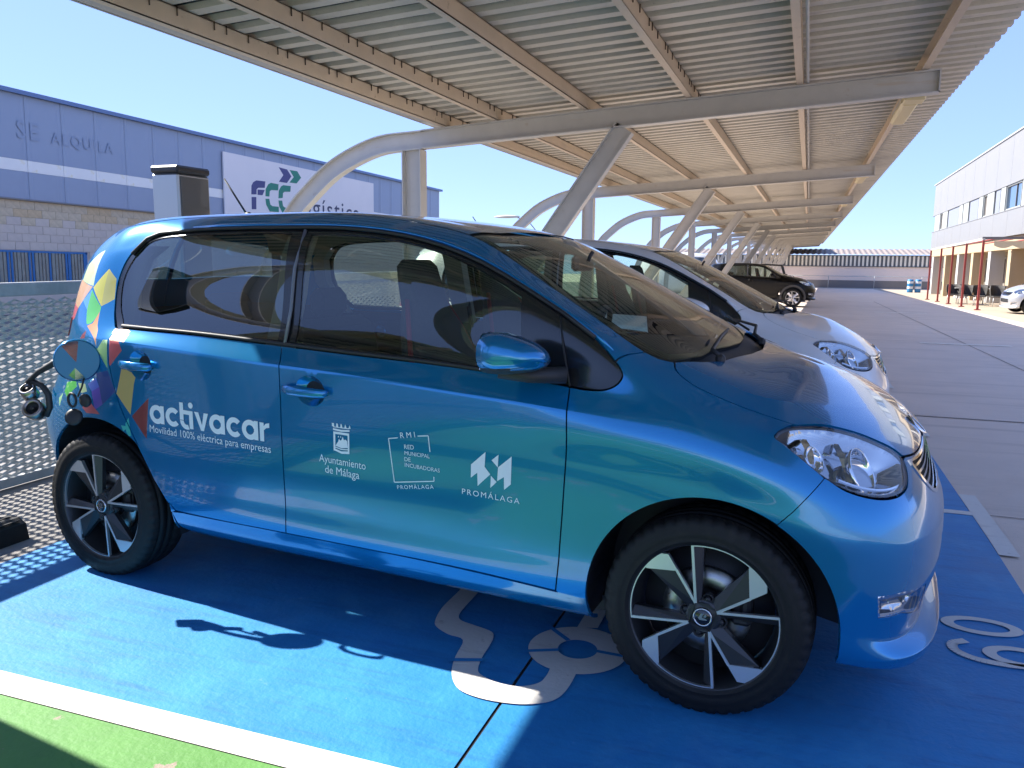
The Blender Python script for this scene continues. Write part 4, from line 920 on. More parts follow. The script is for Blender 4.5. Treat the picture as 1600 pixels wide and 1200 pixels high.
sheet('tarmac_beyond_wall',-60,-4.6,-60,90,.004,M('old_tarmac',(.17,.165,.155),.9,var=(1.5,.12),bump=(120,.3)))
sheet('concrete_apron',-4.6,-2.92,-40,60,.006,CONC)
sheet('blue_bay_floor',-2.92,-.556,-.53,2.395,.008,BLUEP); sheet('blue_bay_floor',-.546,1.10,-.53,2.395,.008,BLUEP)
sheet('blue_bay_floor',-2.92,-.556,2.465,5.10,.008,BLUEP); sheet('blue_bay_floor',-.546,1.10,2.465,5.10,.008,BLUEP)
sheet('green_bay_floor',-2.92,-.556,-3.42,-.632,.008,GREENP); sheet('green_bay_floor',-.546,1.10,-3.42,-.632,.008,GREENP)
sheet('green_bay_floor',-2.92,1.10,-6.3,-3.52,.008,GREENP); sheet('green_bay_floor',-2.92,1.10,-9.2,-6.4,.008,GREENP)
for a,b in ((-.63,-.53),(2.395,2.465),(-3.52,-3.42),(-6.4,-6.3)):
    sheet('white_bay_line',-2.92,1.10,a,b,.010,WHITEP)
for y in (-2.0+.0,2.30,5.15,8.0,10.85,13.7,16.55): sheet('white_end_mark',1.10,1.185,y-.53,y+.53,.010,WHITEP) if y>0 else None
for y in (8.0,10.85,13.7,16.55,19.4,22.25,25.1,27.95,30.8,33.6): sheet('white_bay_line',-2.9,1.0,y-.05,y+.05,.009,WHITEP)
for x0,x1,y0,y1 in ((2.25,3.75,14.35,14.62),(2.4,4.0,27.7,28.1),(2.7,3.4,51,51.7),(2.1,3.2,40,40.4)): sheet('faded_road_line',x0,x1,y0,y1,.006,M('faded_line_paint',(.80,.72,.62),.8,var=(6,.2)))
sheet('slab_joint',-.557,-.545,-9,5.1,.004,JOINTM)
flat_poly('slab_joint',[[(1.19,2.44),(6,2.40),(6,2.41),(1.19,2.45)],[(.3,5.66),(5.8,5.6),(5.8,5.63),(.3,5.69)],[(2.98,8),(2.992,8),(3.245,40),(3.22,40)]],.005,JOINTA)
# painted plug sign and bay number
BL=cr([(-0.992,0.80),(-0.990,0.62),(-0.988,0.50),(-0.985,0.375),(-0.962,0.269),(-0.934,0.226),(-0.874,0.190),(-0.810,0.170),(-0.788,0.059),(-0.766,-0.021),(-0.73,-0.091),(-0.681,-0.136),(-0.595,-0.153),(-0.498,-0.142),(-0.43,-0.109),(-0.399,-0.068),(-0.387,-0.001),(-0.387,0.10)],4)
BR=cr([(-0.918,0.80),(-0.915,0.64),(-0.911,0.52),(-0.907,0.387),(-0.897,0.333),(-0.871,0.304),(-0.806,0.285),(-0.741,0.262),(-0.719,0.220),(-0.710,0.160),(-0.704,0.087),(-0.688,0.008),(-0.663,-0.025),(-0.605,-0.048),(-0.532,-0.048),(-0.482,-0.01),(-0.471,0.039),(-0.474,0.10)],4)
quads=[]
for i in range(len(BL)-1):
    quads.append([BL[i],BL[i+1],BR[i+1],BR[i]])
flat_poly('painted_plug_sign',quads,.0122,WHITEP)
def ringp(cx,cy,ro,ri,n=48,a0=0,a1=360): 
    return [[(cx+r_*math.cos(R(t)),cy+r_*math.sin(R(t))) for r_,t in ((ro,a0+(a1-a0)*i/n),(ro,a0+(a1-a0)*(i+1)/n),(ri,a0+(a1-a0)*(i+1)/n),(ri,a0+(a1-a0)*i/n))] for i in range(n)]
flat_poly('painted_plug_sign',ringp(-.425,.243,.165,.066),.0136,WHITEP)
flat_poly('painted_plug_sign',[[(-.47,.40),(-.40,.42),(-.40,.75),(-.47,.75)]],.0129,WHITEP)
flat_poly('plug_sign_gap',[rule((-.60,.40),(-.47,.29),.009),rule((-.60,.16),(-.48,.215),.009),rule((-.37,.250),(-.25,.247),.009),rule((-.80,.022),(-.69,.062),.010)],.0152,BLUEP)
def loop(pts,wd,closed=True):
    n=len(pts); out=[]
    for i in range(n if closed else n-1): out.append(rule(pts[i],pts[(i+1)%n],wd))
    return out
el=[(.882+.118*math.cos(t)+.012*math.sin(t),.93+.062*math.sin(t)) for t in np.linspace(0,2*math.pi,40,endpoint=False)]
el=[(.885+.125*math.cos(t),.926+.066*math.sin(t)+.0*math.cos(t)) for t in np.linspace(0,2*math.pi,44,endpoint=False)]
def outline(pts,w0,w1):
    q=[]
    for i in range(len(pts)):
        a,b=np.array(pts[i]),np.array(pts[(i+1)%len(pts)]); 
        q.append([tuple(a),tuple(b),None,None])
    return q
def ell(cx,cy,a,b,t,a0=0,a1=360,n=44): 
    return [[(cx+(a-k*t)*math.cos(R(q)),cy+(b-k*t*.72)*math.sin(R(q))) for k,q in ((0,a0+(a1-a0)*i/n),(0,a0+(a1-a0)*(i+1)/n),(1,a0+(a1-a0)*(i+1)/n),(1,a0+(a1-a0)*i/n))] for i in range(n)]
flat_poly('bay_number',ell(.885,.928,.131,.075,.042),.0122,WHITEP)
flat_poly('bay_number',ell(.962,.712,.112,.074,.042)+loop(cr([(.985,.645),(.90,.636),(.82,.648),(.768,.690),(.766,.745),(.812,.782)],5),.0165,False),.0124,WHITEP)

# ------------------------------------------------------------------ mesh wall, charger, wheel stop
STRAND=M('grey_expanded_mesh',(.56,.55,.51),.6,.0,var=(18,.12),var2=(4,(.46,.46,.43),.55,.2))
GALV=M('galvanised_steel',(.46,.465,.45),.5,.1,var=(18,.14),var2=(4,(.36,.37,.355),.55,.2))
fence=thing('mesh_wall','low galvanised expanded metal wall with flat top rail behind the blue car','wall',(-3.9,3,0))
def wall_panel():
    LW,SW=.108,.043; V=[];F=[]; nx,nz=18,46
    for i in range(nx*2+1):
        for j in range(nz):
            if (i+j)%2: continue
            y=i*LW/2; z=.07+j*SW/2
            c=[(y-LW/2,z),(y,z-SW/2),(y+LW/2,z),(y,z+SW/2)]; k=.52
            b=len(V); V+=[(-.004 if q in (0,2) else 0.0,p[0],p[1]) for q,p in enumerate(c)]
            V+=[(.000,y-LW/2*k*1.12+.006,z+.001),(-.007,y,z-SW/2*k*.9),(.000,y+LW/2*k*1.12-.006,z+.001),(.008,y,z+SW/2*k*.85)]
            for q in range(4): F.append((b+q,b+(q+1)%4,b+4+(q+1)%4,b+4+q))
    return mesh('mesh_sheet',V,F,[STRAND])
WP=wall_panel()
for k in range(9):
    y=-6.0+1.944*k-3
    link('mesh_sheet',WP,fence,(0,y,0)); 
    b=MB(); b.box((-.045,y,.55),(.05,.05,1.10)); b.obj('fence_post',[GALV],fence)
b=MB(); b.box((-.01,-6.0+1.944*4.5-3,1.11),(.07,17.6,.075),bev=.006); b.obj('top_rail',[GALV],fence)
b=MB(); b.box((-.01,-6.0+1.944*4.5-3,.045),(.05,17.6,.05)); b.obj('bottom_rail',[GALV],fence)
CB=M('charger_brown_panel',(.085,.075,.066),.35,0,.4); CS=M('brushed_aluminium',(.40,.41,.41),.38,.9); CT=M('charger_black_top',(.02,.018,.02),.4)
def charger(x,y,label):
    t=thing('charging_post',label,'charging post',(x,y,0),0,'charging posts along the mesh wall')
    b=MB(); b.box((0,0,.90),(.205,.285,1.80),bev=.012); b.obj('housing',[CS],t)
    b=MB(); b.box((.1045,0,.95),(.006,.245,1.66),bev=.002); b.obj('front_panel',[CB],t)
    b=MB(); b.box((0,0,1.825),(.215,.295,.045),bev=.012); b.obj('cap',[CT],t)
    b=MB(); b.box((.108,0,1.45),(.004,.14,.10)); b.obj('display',[CT],t)
    b=MB(); b.tube([(.1,-.05,1.05),(.2,-.05,1.0),(.22,-.06,.6),(.15,-.12,.25),(.3,-.25,.04),(.62,-.5,.03)],.013,8); b.obj('charge_cable',[BLACKM],t)
    return t
charger(-3.52,1.985,'tall aluminium charging post with brown front, standing behind the blue car')
charger(-3.52,-.64,'charging post outside the frame beside the green bay')
t=thing('wheel_stop','black rubber wheel stop on the concrete at the wall end of the blue bay','wheel stop',(-3.17,.2,0))
b=MB(); prof=[(-.09,0),(.09,0),(.075,.075),(.035,.098),(-.035,.098),(-.075,.075)]; n=len(prof); V=[(x,y,z+.006) for y in (-.55,.19) for x,z in prof]+[]
F=[tuple(range(n)),tuple(range(2*n-1,n-1,-1))]+[(i,n+i,n+(i+1)%n,(i+1)%n) for i in range(n)]; b.add(V,F); b.obj('rubber_block',[RUB],t)
b=MB()
for k in range(5):
    b.box((-.06+.03*k,-.18,.1045-.004*abs(k-2)),(.008,.70,.006))
b.obj('tread_rib',[RUB],t)

# ------------------------------------------------------------------ carport
CREAM=M('cream_painted_steel',(.52,.495,.45),.5,0,.1,var=(5,.06),var2=[(7,(.42,.33,.24),.63,.12),((1,1,9),(.50,.43,.34),.60,.1)])
PURL=M('sand_painted_steel',(.58,.47,.35),.55,var=(4,.07),var2=(11,(.33,.24,.16),.62,.14))
SHEET=M('corrugated_sheet',(.54,.50,.42),.55,.05,var=(3,.10),var2=[(60,(.30,.28,.24),.60,.12),((.5,9,1),(.40,.355,.285),.56,.12),(2.2,(.45,.41,.34),.55,.2)])
SHEETD=M('dark_speckled_trough',(.012,.016,.019),.7,.0,var=(14,.5,8),var2=[(26,(.17,.165,.14),.56,.05),(1.5,(.06,.065,.06),.58,.2)])  # near-black recess faces of the ribs, with paler speckles
port=thing('carport','long cream steel carport with corrugated roof and curved back arms','carport',(-3.6,5.45,gz(5.45)))
PX,PY,PZ=-3.6,5.45,gz(5.45)
bz=lambda x:2.56+.0585*(x+3.64)                       # top of the beams
def ibar(m,a,b,depth,width,up=(0,0,1),tf=.012):
    """I-section between two points, web in the middle"""
    a=Vector(a);b=Vector(b);x=(b-a).normalized(); y=Vector(up).cross(x).normalized(); z=x.cross(y)
    for s_ in (-1,1): m.bar(a+z*s_*(depth/2-tf/2),b+z*s_*(depth/2-tf/2),width,tf,z)
    m.bar(a,b,tf*.9,depth-2*tf,z)
def frame(y):
    gy=gz(y); f=empty('frame',(0,y-PY,0),0,port)
    L=lambda p:Vector((p[0]-PX,0,p[1]-PZ))
    m=MB(); ibar(m,L((-3.63,gy)),L((-3.63,2.372)),.21,.15,(1,0,0)); m.box(tuple(L((-3.63,gy+.012))),(.32,.26,.024)); m.obj('post',[CREAM],f)
    m=MB(); a,b=L((-3.52,bz(-3.52)-.0925)),L((1.135,bz(1.135)-.0925)); ibar(m,a,b,.185,.11)
    m.bar(b-Vector((.006,0,0)),b+Vector((.006,0,0)),.11,.185); m.obj('beam',[CREAM],f)
    m=MB(); pts=[(-3.522,2.47),(-3.64,2.464),(-3.98,2.44),(-4.29,2.345),(-4.60,2.19),(-4.88,1.965),(-5.07,1.78),(-5.30,1.45),(-5.50,1.0),(-5.60,.5),(-5.63,gy)]
    pts=cr(pts,4); V=[];F=[]; dep,wd,tf=.185,.11,.012
    prof=[(-wd/2,-dep/2),(wd/2,-dep/2),(wd/2,-dep/2+tf),(tf/2,-dep/2+tf),(tf/2,dep/2-tf),(wd/2,dep/2-tf),(wd/2,dep/2),(-wd/2,dep/2),(-wd/2,dep/2-tf),(-tf/2,dep/2-tf),(-tf/2,-dep/2+tf),(-wd/2,-dep/2+tf)]
    n=len(prof)
    for i,p in enumerate(pts):
        q0=np.array(pts[max(0,i-1)]);q1=np.array(pts[min(len(pts)-1,i+1)]); t=(q1-q0)/np.hypot(*(q1-q0)); nx,nz=-t[1],t[0]
        for (yy,h) in prof: V.append((p[0]-PX-nx*h,yy,p[1]-PZ-nz*h))
    for i in range(len(pts)-1):
        for k in range(n): F.append((i*n+k,i*n+(k+1)%n,(i+1)*n+(k+1)%n,(i+1)*n+k))
    m.add(V,F); m.obj('curved_arm',[CREAM],f)
    m=MB(); ibar(m,L((-3.26,gy+.02)),L((-1.455,bz(-1.455)-.19)),.19,.11,(-1,0,1)); m.obj('brace',[CREAM],f)
FY=[5.45+7.05*k for k in range(-1,13)]
for y in FY: frame(y)
Y0,Y1=FY[0]-1.0,FY[-1]+2.5
PXS=(-3.27,-2.72,-1.82,-.87,.06,1.02)
for x in PXS:
    for (a,b) in [(Y0+.02,FY[1]-.1)]+[(FY[k]-.1+.004,FY[k+1]-.1) for k in range(1,8)]+[(FY[8]-.096,Y1)]:
        m=MB(); z=bz(x)+.003; w_,h_,t_=.055,.115,.006
        m.box((x-PX+w_/2-t_/2,(a+b)/2-PY,z+h_/2-PZ),(t_,b-a,h_)); m.box((x-PX,(a+b)/2-PY,z+t_/2-PZ),(w_,b-a,t_)); m.box((x-PX,(a+b)/2-PY,z+h_-t_/2-PZ),(w_,b-a,t_-.0005)); m.obj('purlin',[PURL],port)
for x in PXS[:2]+PXS[3:4]:
    m=MB()
    for k in range(36):
        y=-.6+.21*k+(.1 if k%3==0 else 0); z=bz(x)+.118
        m.tube([(x-PX+.033,y-PY,z-.050-PZ),(x-PX+.033,y-PY,z-.0-PZ)],.0045,5)
    o=m.obj('roof_hook',[M('rusty_hook',(.10,.07,.05),.7)],port); o['kind']='stuff'
# corrugated roof: trapezoidal ribs running across
def roof_sheet(ya,yb,detail):
    V=[];F=[];mi=[]; pit=.21; x0,x1=-3.46,1.50; ys=[]
    y=ya
    while y<yb-.001:
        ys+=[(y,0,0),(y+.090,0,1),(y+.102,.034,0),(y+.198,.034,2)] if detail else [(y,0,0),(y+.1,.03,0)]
        y+=pit
    ys.append((yb,0,0))
    for (yy,h,_) in ys:
        for x in (x0,x1): V.append((x-PX,yy-PY,bz(x)+.121+h-PZ))
    for i in range(len(ys)-1):
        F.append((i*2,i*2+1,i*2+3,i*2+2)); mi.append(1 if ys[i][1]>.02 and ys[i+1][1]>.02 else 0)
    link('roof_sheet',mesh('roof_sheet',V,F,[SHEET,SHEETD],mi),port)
yy=Y0
while yy<Y1:
    e=min(yy+5.25,Y1); roof_sheet(yy,e,True); yy+=5.25
m=MB(); m.box((-3.478-PX,(Y0+Y1)/2-PY,bz(-3.478)+.108-PZ),(.012,Y1-Y0,.125)); m.box((-3.39-PX,(Y0+Y1)/2-PY,bz(-3.43)+.052-PZ),(.160,Y1-Y0,.010)); m.obj('gutter',[M('grey_gutter',(.40,.38,.36),.5,var=(3,.08))],port)
m=MB(); m.tube([(.125-PX,Y0-PY,bz(.125)+.02-PZ),(.125-PX,Y1-PY,bz(.125)+.02-PZ)],.012,6); m.obj('conduit',[CREAM],port)
TUBE=M('yellowed_diffuser',(.66,.54,.29),.45)
names=['first span beyond the near beam','second span','third span','fourth span','fifth span','sixth span']
for k in range(1,7):
    y=5.45+7.05*(k-1); z=bz(1.02)+.0
    t=thing('batten_light','yellowed tube light under the carport purlin, '+['right behind the nearest beam end','behind the second beam end','behind the third beam end','behind the fourth beam end','behind the fifth beam end','behind the sixth beam end'][k-1],'light fitting',(1.0,y+1.35,z),0,'tube lights under the carport eaves')
    b=MB(); b.box((0,0,-.030),(.10,1.25,.05),bev=.008); b.obj('housing',[CREAM],t)
    b=MB(); b.box((.005,0,-.095),(.15,1.18,.08),bev=.025); b.obj('diffuser',[TUBE],t)
    b=MB(); b.box((.01,-.82,-.075),(.17,.24,.15),bev=.012); b.obj('junction_box',[TUBE],t)

# ------------------------------------------------------------------ warehouse beyond the wall
CLAD=M('blue_grey_cladding',(.29,.355,.475),.45,.1,var=(.6,.05),var2=[(2.2,(.30,.36,.47),.55,.2),((1,3,.2),(.265,.33,.455),.55,.15)])
CLADT=M('faded_lettering',(.268,.334,.462),.5,.1)
STRW=M('white_cladding_stripe',(.84,.84,.82),.45,.1,var=(.8,.05),var2=(1.6,(.76,.68,.40),.58,.10))
BLK=[M('tan_block',(.60,.50,.36),.85,var=(9,.12),bump=(90,.3)),M('tan_block_warm',(.60,.46,.29),.85,var=(9,.12),bump=(90,.3)),M('pale_block',(.62,.54,.47),.85,var=(6,.05),bump=(90,.3)),M('pale_block_grey',(.60,.52,.455),.85,var=(6,.06),bump=(90,.3))]
MORT=M('block_mortar',(.50,.43,.36),.9)
wh=thing('warehouse','blue clad warehouse with a white stripe, tan block base and a white company board','warehouse',(-18,12.4,0)); wh.rotation_euler=(-.0195,0,0)
SL=.0195
b=MB(); b.box((-9.2,7.0,2.25),(18,35.6,5.9)); b.obj('wall',[MORT],wh)
def cladrow(z0,z1,m,nm):
    key={}
    for k in range(34):
        y=-10.8+1.045*k
        if nm+str(0) not in key:
            q=MB(); w_=1.035
            q.prism([(0,z0),(0,z1),(.03,z1),(.03,z0)],.0,w_,'xz') if 0 else None
            prof=[(-w_/2,.0),(-w_/2,.028),(-w_/2+.05,.042),(-w_/2+.12,.030),(.0,.030),(w_/2-.12,.030),(w_/2-.05,.042),(w_/2,.028),(w_/2,0)]
            V=[(x,yy,z) for z in (z0,z1) for yy,x in prof]; n=len(prof)
            F=[(i,i+1,n+i+1,n+i) for i in range(n-1)]+[tuple(range(n-1,-1,-1)),tuple(range(n,2*n))]; q.add(V,F); key[nm+'0']=q.mesh(nm,[m])
        link(nm,key[nm+'0'],wh,(-.2,y+.5,0))
cladrow(3.602,5.19,CLAD,'cladding_panel'); cladrow(3.322,3.598,STRW,'stripe_panel'); cladrow(2.66,3.318,CLAD,'cladding_panel')
b=MB(); b.box((-.14,7,5.20),(.20,35.8,.10)); b.obj('eaves_flashing',[M('blue_flashing',(.13,.20,.36),.4,.3)],wh)
b=MB(); b.box((-.15,7,2.635),(.14,35.6,.035)); b.obj('base_flashing',[M('dark_flashing',(.20,.21,.23),.5)],wh)
bm_={}
for c in range(12):
    for k in range(20):
        y=-1.4+.40*k+(.2 if c%2 else 0); z=2.605-.2*(c+.5)
        if -.45<y<2.35 and z<1.42: continue
        mi=(0 if random.random()<.65 else 1) if c<2 or (c==2 and random.random()<.5) else (2 if random.random()<.6 else 3)
        if mi not in bm_:
            q=MB(); q.box((0,0,0),(.03,.394,.194),bev=.003); bm_[mi]=q.mesh('block',[BLK[mi]])
        link('block',bm_[mi],wh,(-.20+random.uniform(-.003,.003),y,z))
b=MB(); b.box((-.21,-6,1.1),(.03,8.8,3.0)); b.box((-.21,15.8,1.1),(.03,17.8,3.0)); b.box((-.19,2.7,-.12),(.05,8.15,.82)); b.obj('base_wall',[BLK[2]],wh)
fr_=M('blue_slat_paint',(.02,.16,.42),.5); gs=M('grey_slat',(.27,.28,.25),.6,var=(5,.2)); 
wn=MB(); wn.box((-.185,1.0,1.365),(.04,2.62,.05)); wn.box((-.185,-.31,1.0),(.04,.05,.75)); wn.box((-.185,2.27,1.0),(.04,.05,.75)); wn=wn.obj('window',[fr_],wh)
q=MB(); q.box((-.21,1.0,.95),(.01,2.6,.8)); q.obj('pane',[M('dim_pane',(.10,.11,.10),.25)],wn)
for k in range(26):
    q=MB(); q.box((-.18+.004*(k%2),-.23+.098*k,.97),(.02,.055 if k%5 else .085,.75)); q.obj('slat',[fr_ if k in (2,3,8,9,14,19,20,25) else gs],wn)
# faded lettering on the cladding and company board
for wd_,y_,z_,L_ in (('SE',.42,4.12,.62),('ALQUILA',1.38,4.12,1.99)):
    V,F=text_mesh(wd_,.012,2,1.25); link('faded_lettering',mesh('faded_lettering',[(-.150,y_+p[0]*L_,z_+p[1]*L_*1.02) for p in V],F,[CLADT]),wh)
sg=thing('company_board','white sign board with purple and green company letters on the warehouse','sign',(-18,12.4,0)); sg.rotation_euler=(-.0195,0,0)
zl=lambda y,z:(y-12.4,z+SL*(y-12.4))
b=MB(); c=[zl(20.25,4.68),zl(30.13,4.46)]; b.box((-.115,(7.85+17.73)/2,3.80),(.05,9.88,2.05)); b.obj('board',[M('white_board',(.80,.77,.77),.5,var=(.8,.03))],sg)
PUR=M('purple_print',(.055,.06,.20),.5); GRN=M('green_print',(.005,.22,.15),.5); DRK=M('navy_print',(.03,.04,.10),.5)
F1=[(21.641,3.39),(21.661,3.687),(21.765,3.815),(21.938,3.889),(22.432,3.897),(22.392,3.672),(22.02,3.642),(21.933,3.584),(21.922,3.41)]
F2=[(21.991,3.58),(22.388,3.596),(22.251,3.404),(21.98,3.399)]; F3=[(21.65,3.301),(21.901,3.319),(21.884,2.898),(21.641,2.884)]
C1=[(22.424,3.386),(22.45,3.631),(22.603,3.811),(22.759,3.876),(23.2,3.861),(23.17,3.641),(22.769,3.626),(22.674,3.572),(22.642,3.386)]
C1L=[(22.419,3.294),(22.637,3.303),(22.686,3.112),(22.80,3.06),(23.18,3.06),(23.18,2.865),(22.647,2.865),(22.456,3.083)]
C2=[(23.18,3.362),(23.212,3.629),(23.354,3.796),(23.491,3.854),(23.954,3.861),(23.914,3.651),(23.558,3.624),(23.458,3.569),(23.437,3.395)]
C2L=[(y+.76,z-.01) for y,z in C1L]
CH1=[(23.247,4.47),(23.742,4.442),(24.002,4.215),(23.713,3.952),(23.232,3.957),(23.513,4.216)]; CH2=[(23.905,4.437),(24.378,4.442),(24.621,4.224),(24.324,3.988),(23.878,3.982),(24.157,4.207)]
for nm,ps,m in (('letter',[F1,F2,F3],PUR),('letter',[C1,C1L],GRN),('letter',[C2,C2L],GRN),('chevron',[CH1],PUR),('chevron',[CH2],GRN)):
    q=MB()
    for p in ps: q.prism([zl(*a) for a in p],-.091,-.083,'yz')
    q.obj(nm,[m],sg)
V,F=text_mesh('logística',.0,3,1.12); y0,z0=zl(24.30,2.86); link('lettering',mesh('lettering',[(-.085,y0+p[0]*4.6,z0+p[1]*4.6*.80) for p in V],F,[DRK]),sg)
# street lamp far behind
t=thing('street_lamp','pale street lamp with a curved arm, seen above the blue roof','street lamp',(-20.0,60,gz(60)))
b=MB(); b.tube([(0,0,0),(0,0,3.4)],[.09,.07],10); b.tube([(0,0,3.35),(-.25,0,4.3),(-.9,0,5.05),(-1.9,0,5.45)],[.06,.05,.045,.04],8); b.obj('pole',[GALV],t)
b=MB(); V=[];F=[]
for i,(x,wy,wz) in enumerate(((-1.75,.10,.06),(-2.1,.26,.13),(-2.8,.36,.17),(-3.5,.30,.13),(-3.9,.08,.04))):
    for k in range(10):
        a=2*math.pi*k/10; V.append((x,wy*math.cos(a),5.5+wz*math.sin(a)*(1 if math.sin(a)>0 else .55)))
for i in range(4):
    for k in range(10): F.append((i*10+k,i*10+(k+1)%10,(i+1)*10+(k+1)%10,(i+1)*10+k))
F+=[tuple(range(9,-1,-1)),tuple(range(40,50))]; b.add(V,F,True); b.obj('lamp_head',[M('cream_lamp_head',(.62,.56,.46),.5)],t)

# ------------------------------------------------------------------ office building with terrace on the right
OFF=M('pale_grey_panel',(.25,.25,.25),.55,var=(.5,.03)); OFFB=M('office_core',(.33,.34,.36),.7); SHUT=M('cream_shutter',(.38,.395,.37),.5); GREYP=M('grey_infill',(.26,.27,.30),.4)
BEI=M('beige_render',(.46,.36,.23),.85,var=(1.2,.05)); BEID=M('shaded_opening',(.16,.14,.12),.8); WHC=M('white_render',(.48,.465,.44),.8); SKYG=M('blue_glass',(.05,.09,.15),.04,0,1.0)
of=thing('office_building','pale two storey office building with a band of shuttered windows above a beige ground floor','building',(8.2,36,0)); of.rotation_euler=(-.0105,0,0)
b=MB(); b.box((8.1,3.0,4.6),(15.9,46.4,4.3)); b.obj('core',[OFFB],of)
pnU=MB(); pnU.box((0,0,5.66),(.06,2.885,2.10)); pnU=pnU.mesh('facade_panel',[OFF]); pnL=MB(); pnL.box((0,0,2.93),(.06,2.885,1.10)); pnL=pnL.mesh('facade_panel',[OFF])
for k in range(16):
    y=-19.0+2.9*k; link('facade_panel',pnU,of,(.02,y,0)); link('facade_panel',pnL,of,(.02,y,0))
b=MB(); b.box((.05,3,6.73),(.22,46.6,.06)); b.obj('parapet_cap',[M('grey_cap',(.45,.46,.48),.5)],of)
b=MB(); b.box((.02,3,4.60),(.10,46.5,.035)); b.box((.02,3,3.50),(.10,46.5,.035)); b.obj('window_band_rail',[OFF],of)
seq=[(61.0,58.7,'shutter'),(58.6,57.7,'gap'),(57.6,55.6,'shutter'),(55.4,51.6,'infill'),(51.4,50.2,'shutter'),(50.0,48.4,'shutter'),(48.2,45.8,'infill'),(45.6,44.5,'shutter'),(44.4,43.6,'gap'),(43.5,41.9,'shutter'),(41.7,40.7,'infill'),(40.5,39.5,'shutter'),(39.4,36.7,'window'),(36.5,35.1,'shutter'),(34.9,33.2,'infill'),(33.0,31.6,'shutter'),(31.4,29.4,'window'),(29.2,27.8,'shutter'),(27.6,25.4,'infill'),(25.2,23.8,'shutter'),(23.6,21.6,'window'),(21.4,19.6,'shutter')]
for a,e,kd in seq:
    y=(a+e)/2-36; wd=a-e; z=4.05
    if kd in('gap','window'):
        q=MB(); 
        for s_ in (-1,1): q.box((.06,y+s_*(wd/2-.03),z),(.08,.05,1.05))
        q.box((.06,y,z+.5),(.08,wd,.05)); q.box((.06,y,z-.5),(.08,wd,.05)); f_=q.obj('window',[SHUT],of)
        q=MB(); q.box((.10,y,z),(.02,wd-.05,1.0)); q.obj('pane',[SKYG if kd=='window' else BEID],f_)
        if kd=='window': q=MB(); q.box((.08,y-wd*.1,z),(.05,.06,1.0)); q.obj('mullion',[BEID],f_)
    else:
        q=MB(); q.box((.02 if kd=='shutter' else .05,y,z),(.05,wd-.06,1.04)); q.obj('shutter' if kd=='shutter' else 'infill_panel',[SHUT if kd=='shutter' else GREYP],of)
b=MB(); b.box((.62,3,2.10),(1.0,46.2,.55)); b.obj('fascia',[BEI],of)
b=MB(); b.box((6.0,3,.8),(8,46,3.2)); b.obj('ground_floor_wall',[BEI],of)
for k,y in enumerate((25.6,20.2,15.4,11.0,6.6,2.4,-2,-6.4,-11,-15.6)):
    q=MB(); q.box((.45,y,.55),(.6,.62,2.6)); q.obj('pillar',[BEI if k%2 else WHC],of)
for k,y in enumerate((22.9,17.8,13.2,8.8,4.4,0,-4.4,-9,-13.4)):
    f_=MB(); f_.box((1.985,y-1.15,.5),(.06,.08,2.2)); f_.box((1.985,y+1.15,.5),(.06,.08,2.2)); f_.box((1.985,y,1.58),(.06,2.3,.1)); f_=f_.obj('doorway',[WHC],of)
    q=MB(); q.box((1.98,y,.5),(.03,2.2,2.1)); q.obj('shaded_opening',[BEID],f_)
    if k in (2,4,6):
        for j in range(7): q=MB(); q.box((1.94,y-.75+.25*j,.95),(.03,.07,.9)); q.obj('window_bar',[WHC],f_)
for k,(y,h_) in enumerate(((21.5,.55),(18.8,.30),(11.5,.5))):
    t=thing('roof_unit',['grey roof unit at the far end of the office roof','small grey vent beside the far roof unit','grey roof unit nearer along the office roof'][k],'roof unit',(9.6,36+y,6.72-.0105*y),0,'units on the office roof')
    b=MB(); b.prism([(-.7,0),(.7,0),(.7,h_),(-.2,h_+.15)],-.6,.6,'yz'); b.obj('housing',[M('grey_unit',(.30,.30,.31),.6)],t)
    b=MB(); b.box((-.61,.1,h_*.5),(.02,.7,h_*.5)); b.obj('grille',[BEID],t)
# pergola with red posts and scalloped awning
RED=M('dark_red_paint',(.32,.05,.04),.5); AWN=M('cream_awning',(.66,.55,.38),.85)
pg=thing('pergola','slim red post pergola with a scalloped cream awning on the terrace','pergola',(6.25,32.3,gz(32.3)))
for k,y in enumerate((32.3,35.7,39.0,42.4,46.0)):
    q=MB(); h_=2.66; z0=gz(y)-gz(32.3); q.box((0,y-32.3,z0+h_/2),(.075,.075,h_)); q.box((0,y-32.3,z0+.02),(.2,.2,.03)); q.obj('post',[RED],pg)
b=MB(); b.bar((0,-.05,2.62),(0,13.75,2.38),.07,.08); b.obj('eaves_rail',[WHC],pg)
b=MB(); b.bar((-.05,0,2.66),(3.2,0,2.66),.07,.09); b.obj('end_rail',[M('dark_rail',(.15,.14,.15),.5)],pg)
V=[];F=[]
for i in range(41):
    x=.35+3.0*i/40; d=.16+.10*abs(math.sin(math.pi*(i/40)*5)); V+=[(x,.02,2.55),(x,.02,2.55-d),(x,.035,2.55),(x,.035,2.55-d)]
for i in range(40): a=i*4; F+=[(a,a+4,a+5,a+1),(a+2,a+3,a+7,a+6),(a+1,a+5,a+7,a+3)]
link('scalloped_valance',mesh('scalloped_valance',V,F,[AWN]),pg)
for j in range(5):
    q=MB(); q.tube([(.5+.6*j,0,2.66),(.5+.6*j,6.0,2.56)],.025,6); q.obj('rafter',[RED],pg)
WICK=M('charcoal_wicker',(.06,.055,.052),.8,var=(40,.3)); LEGM=M('pale_metal_leg',(.55,.55,.54),.4,.6)
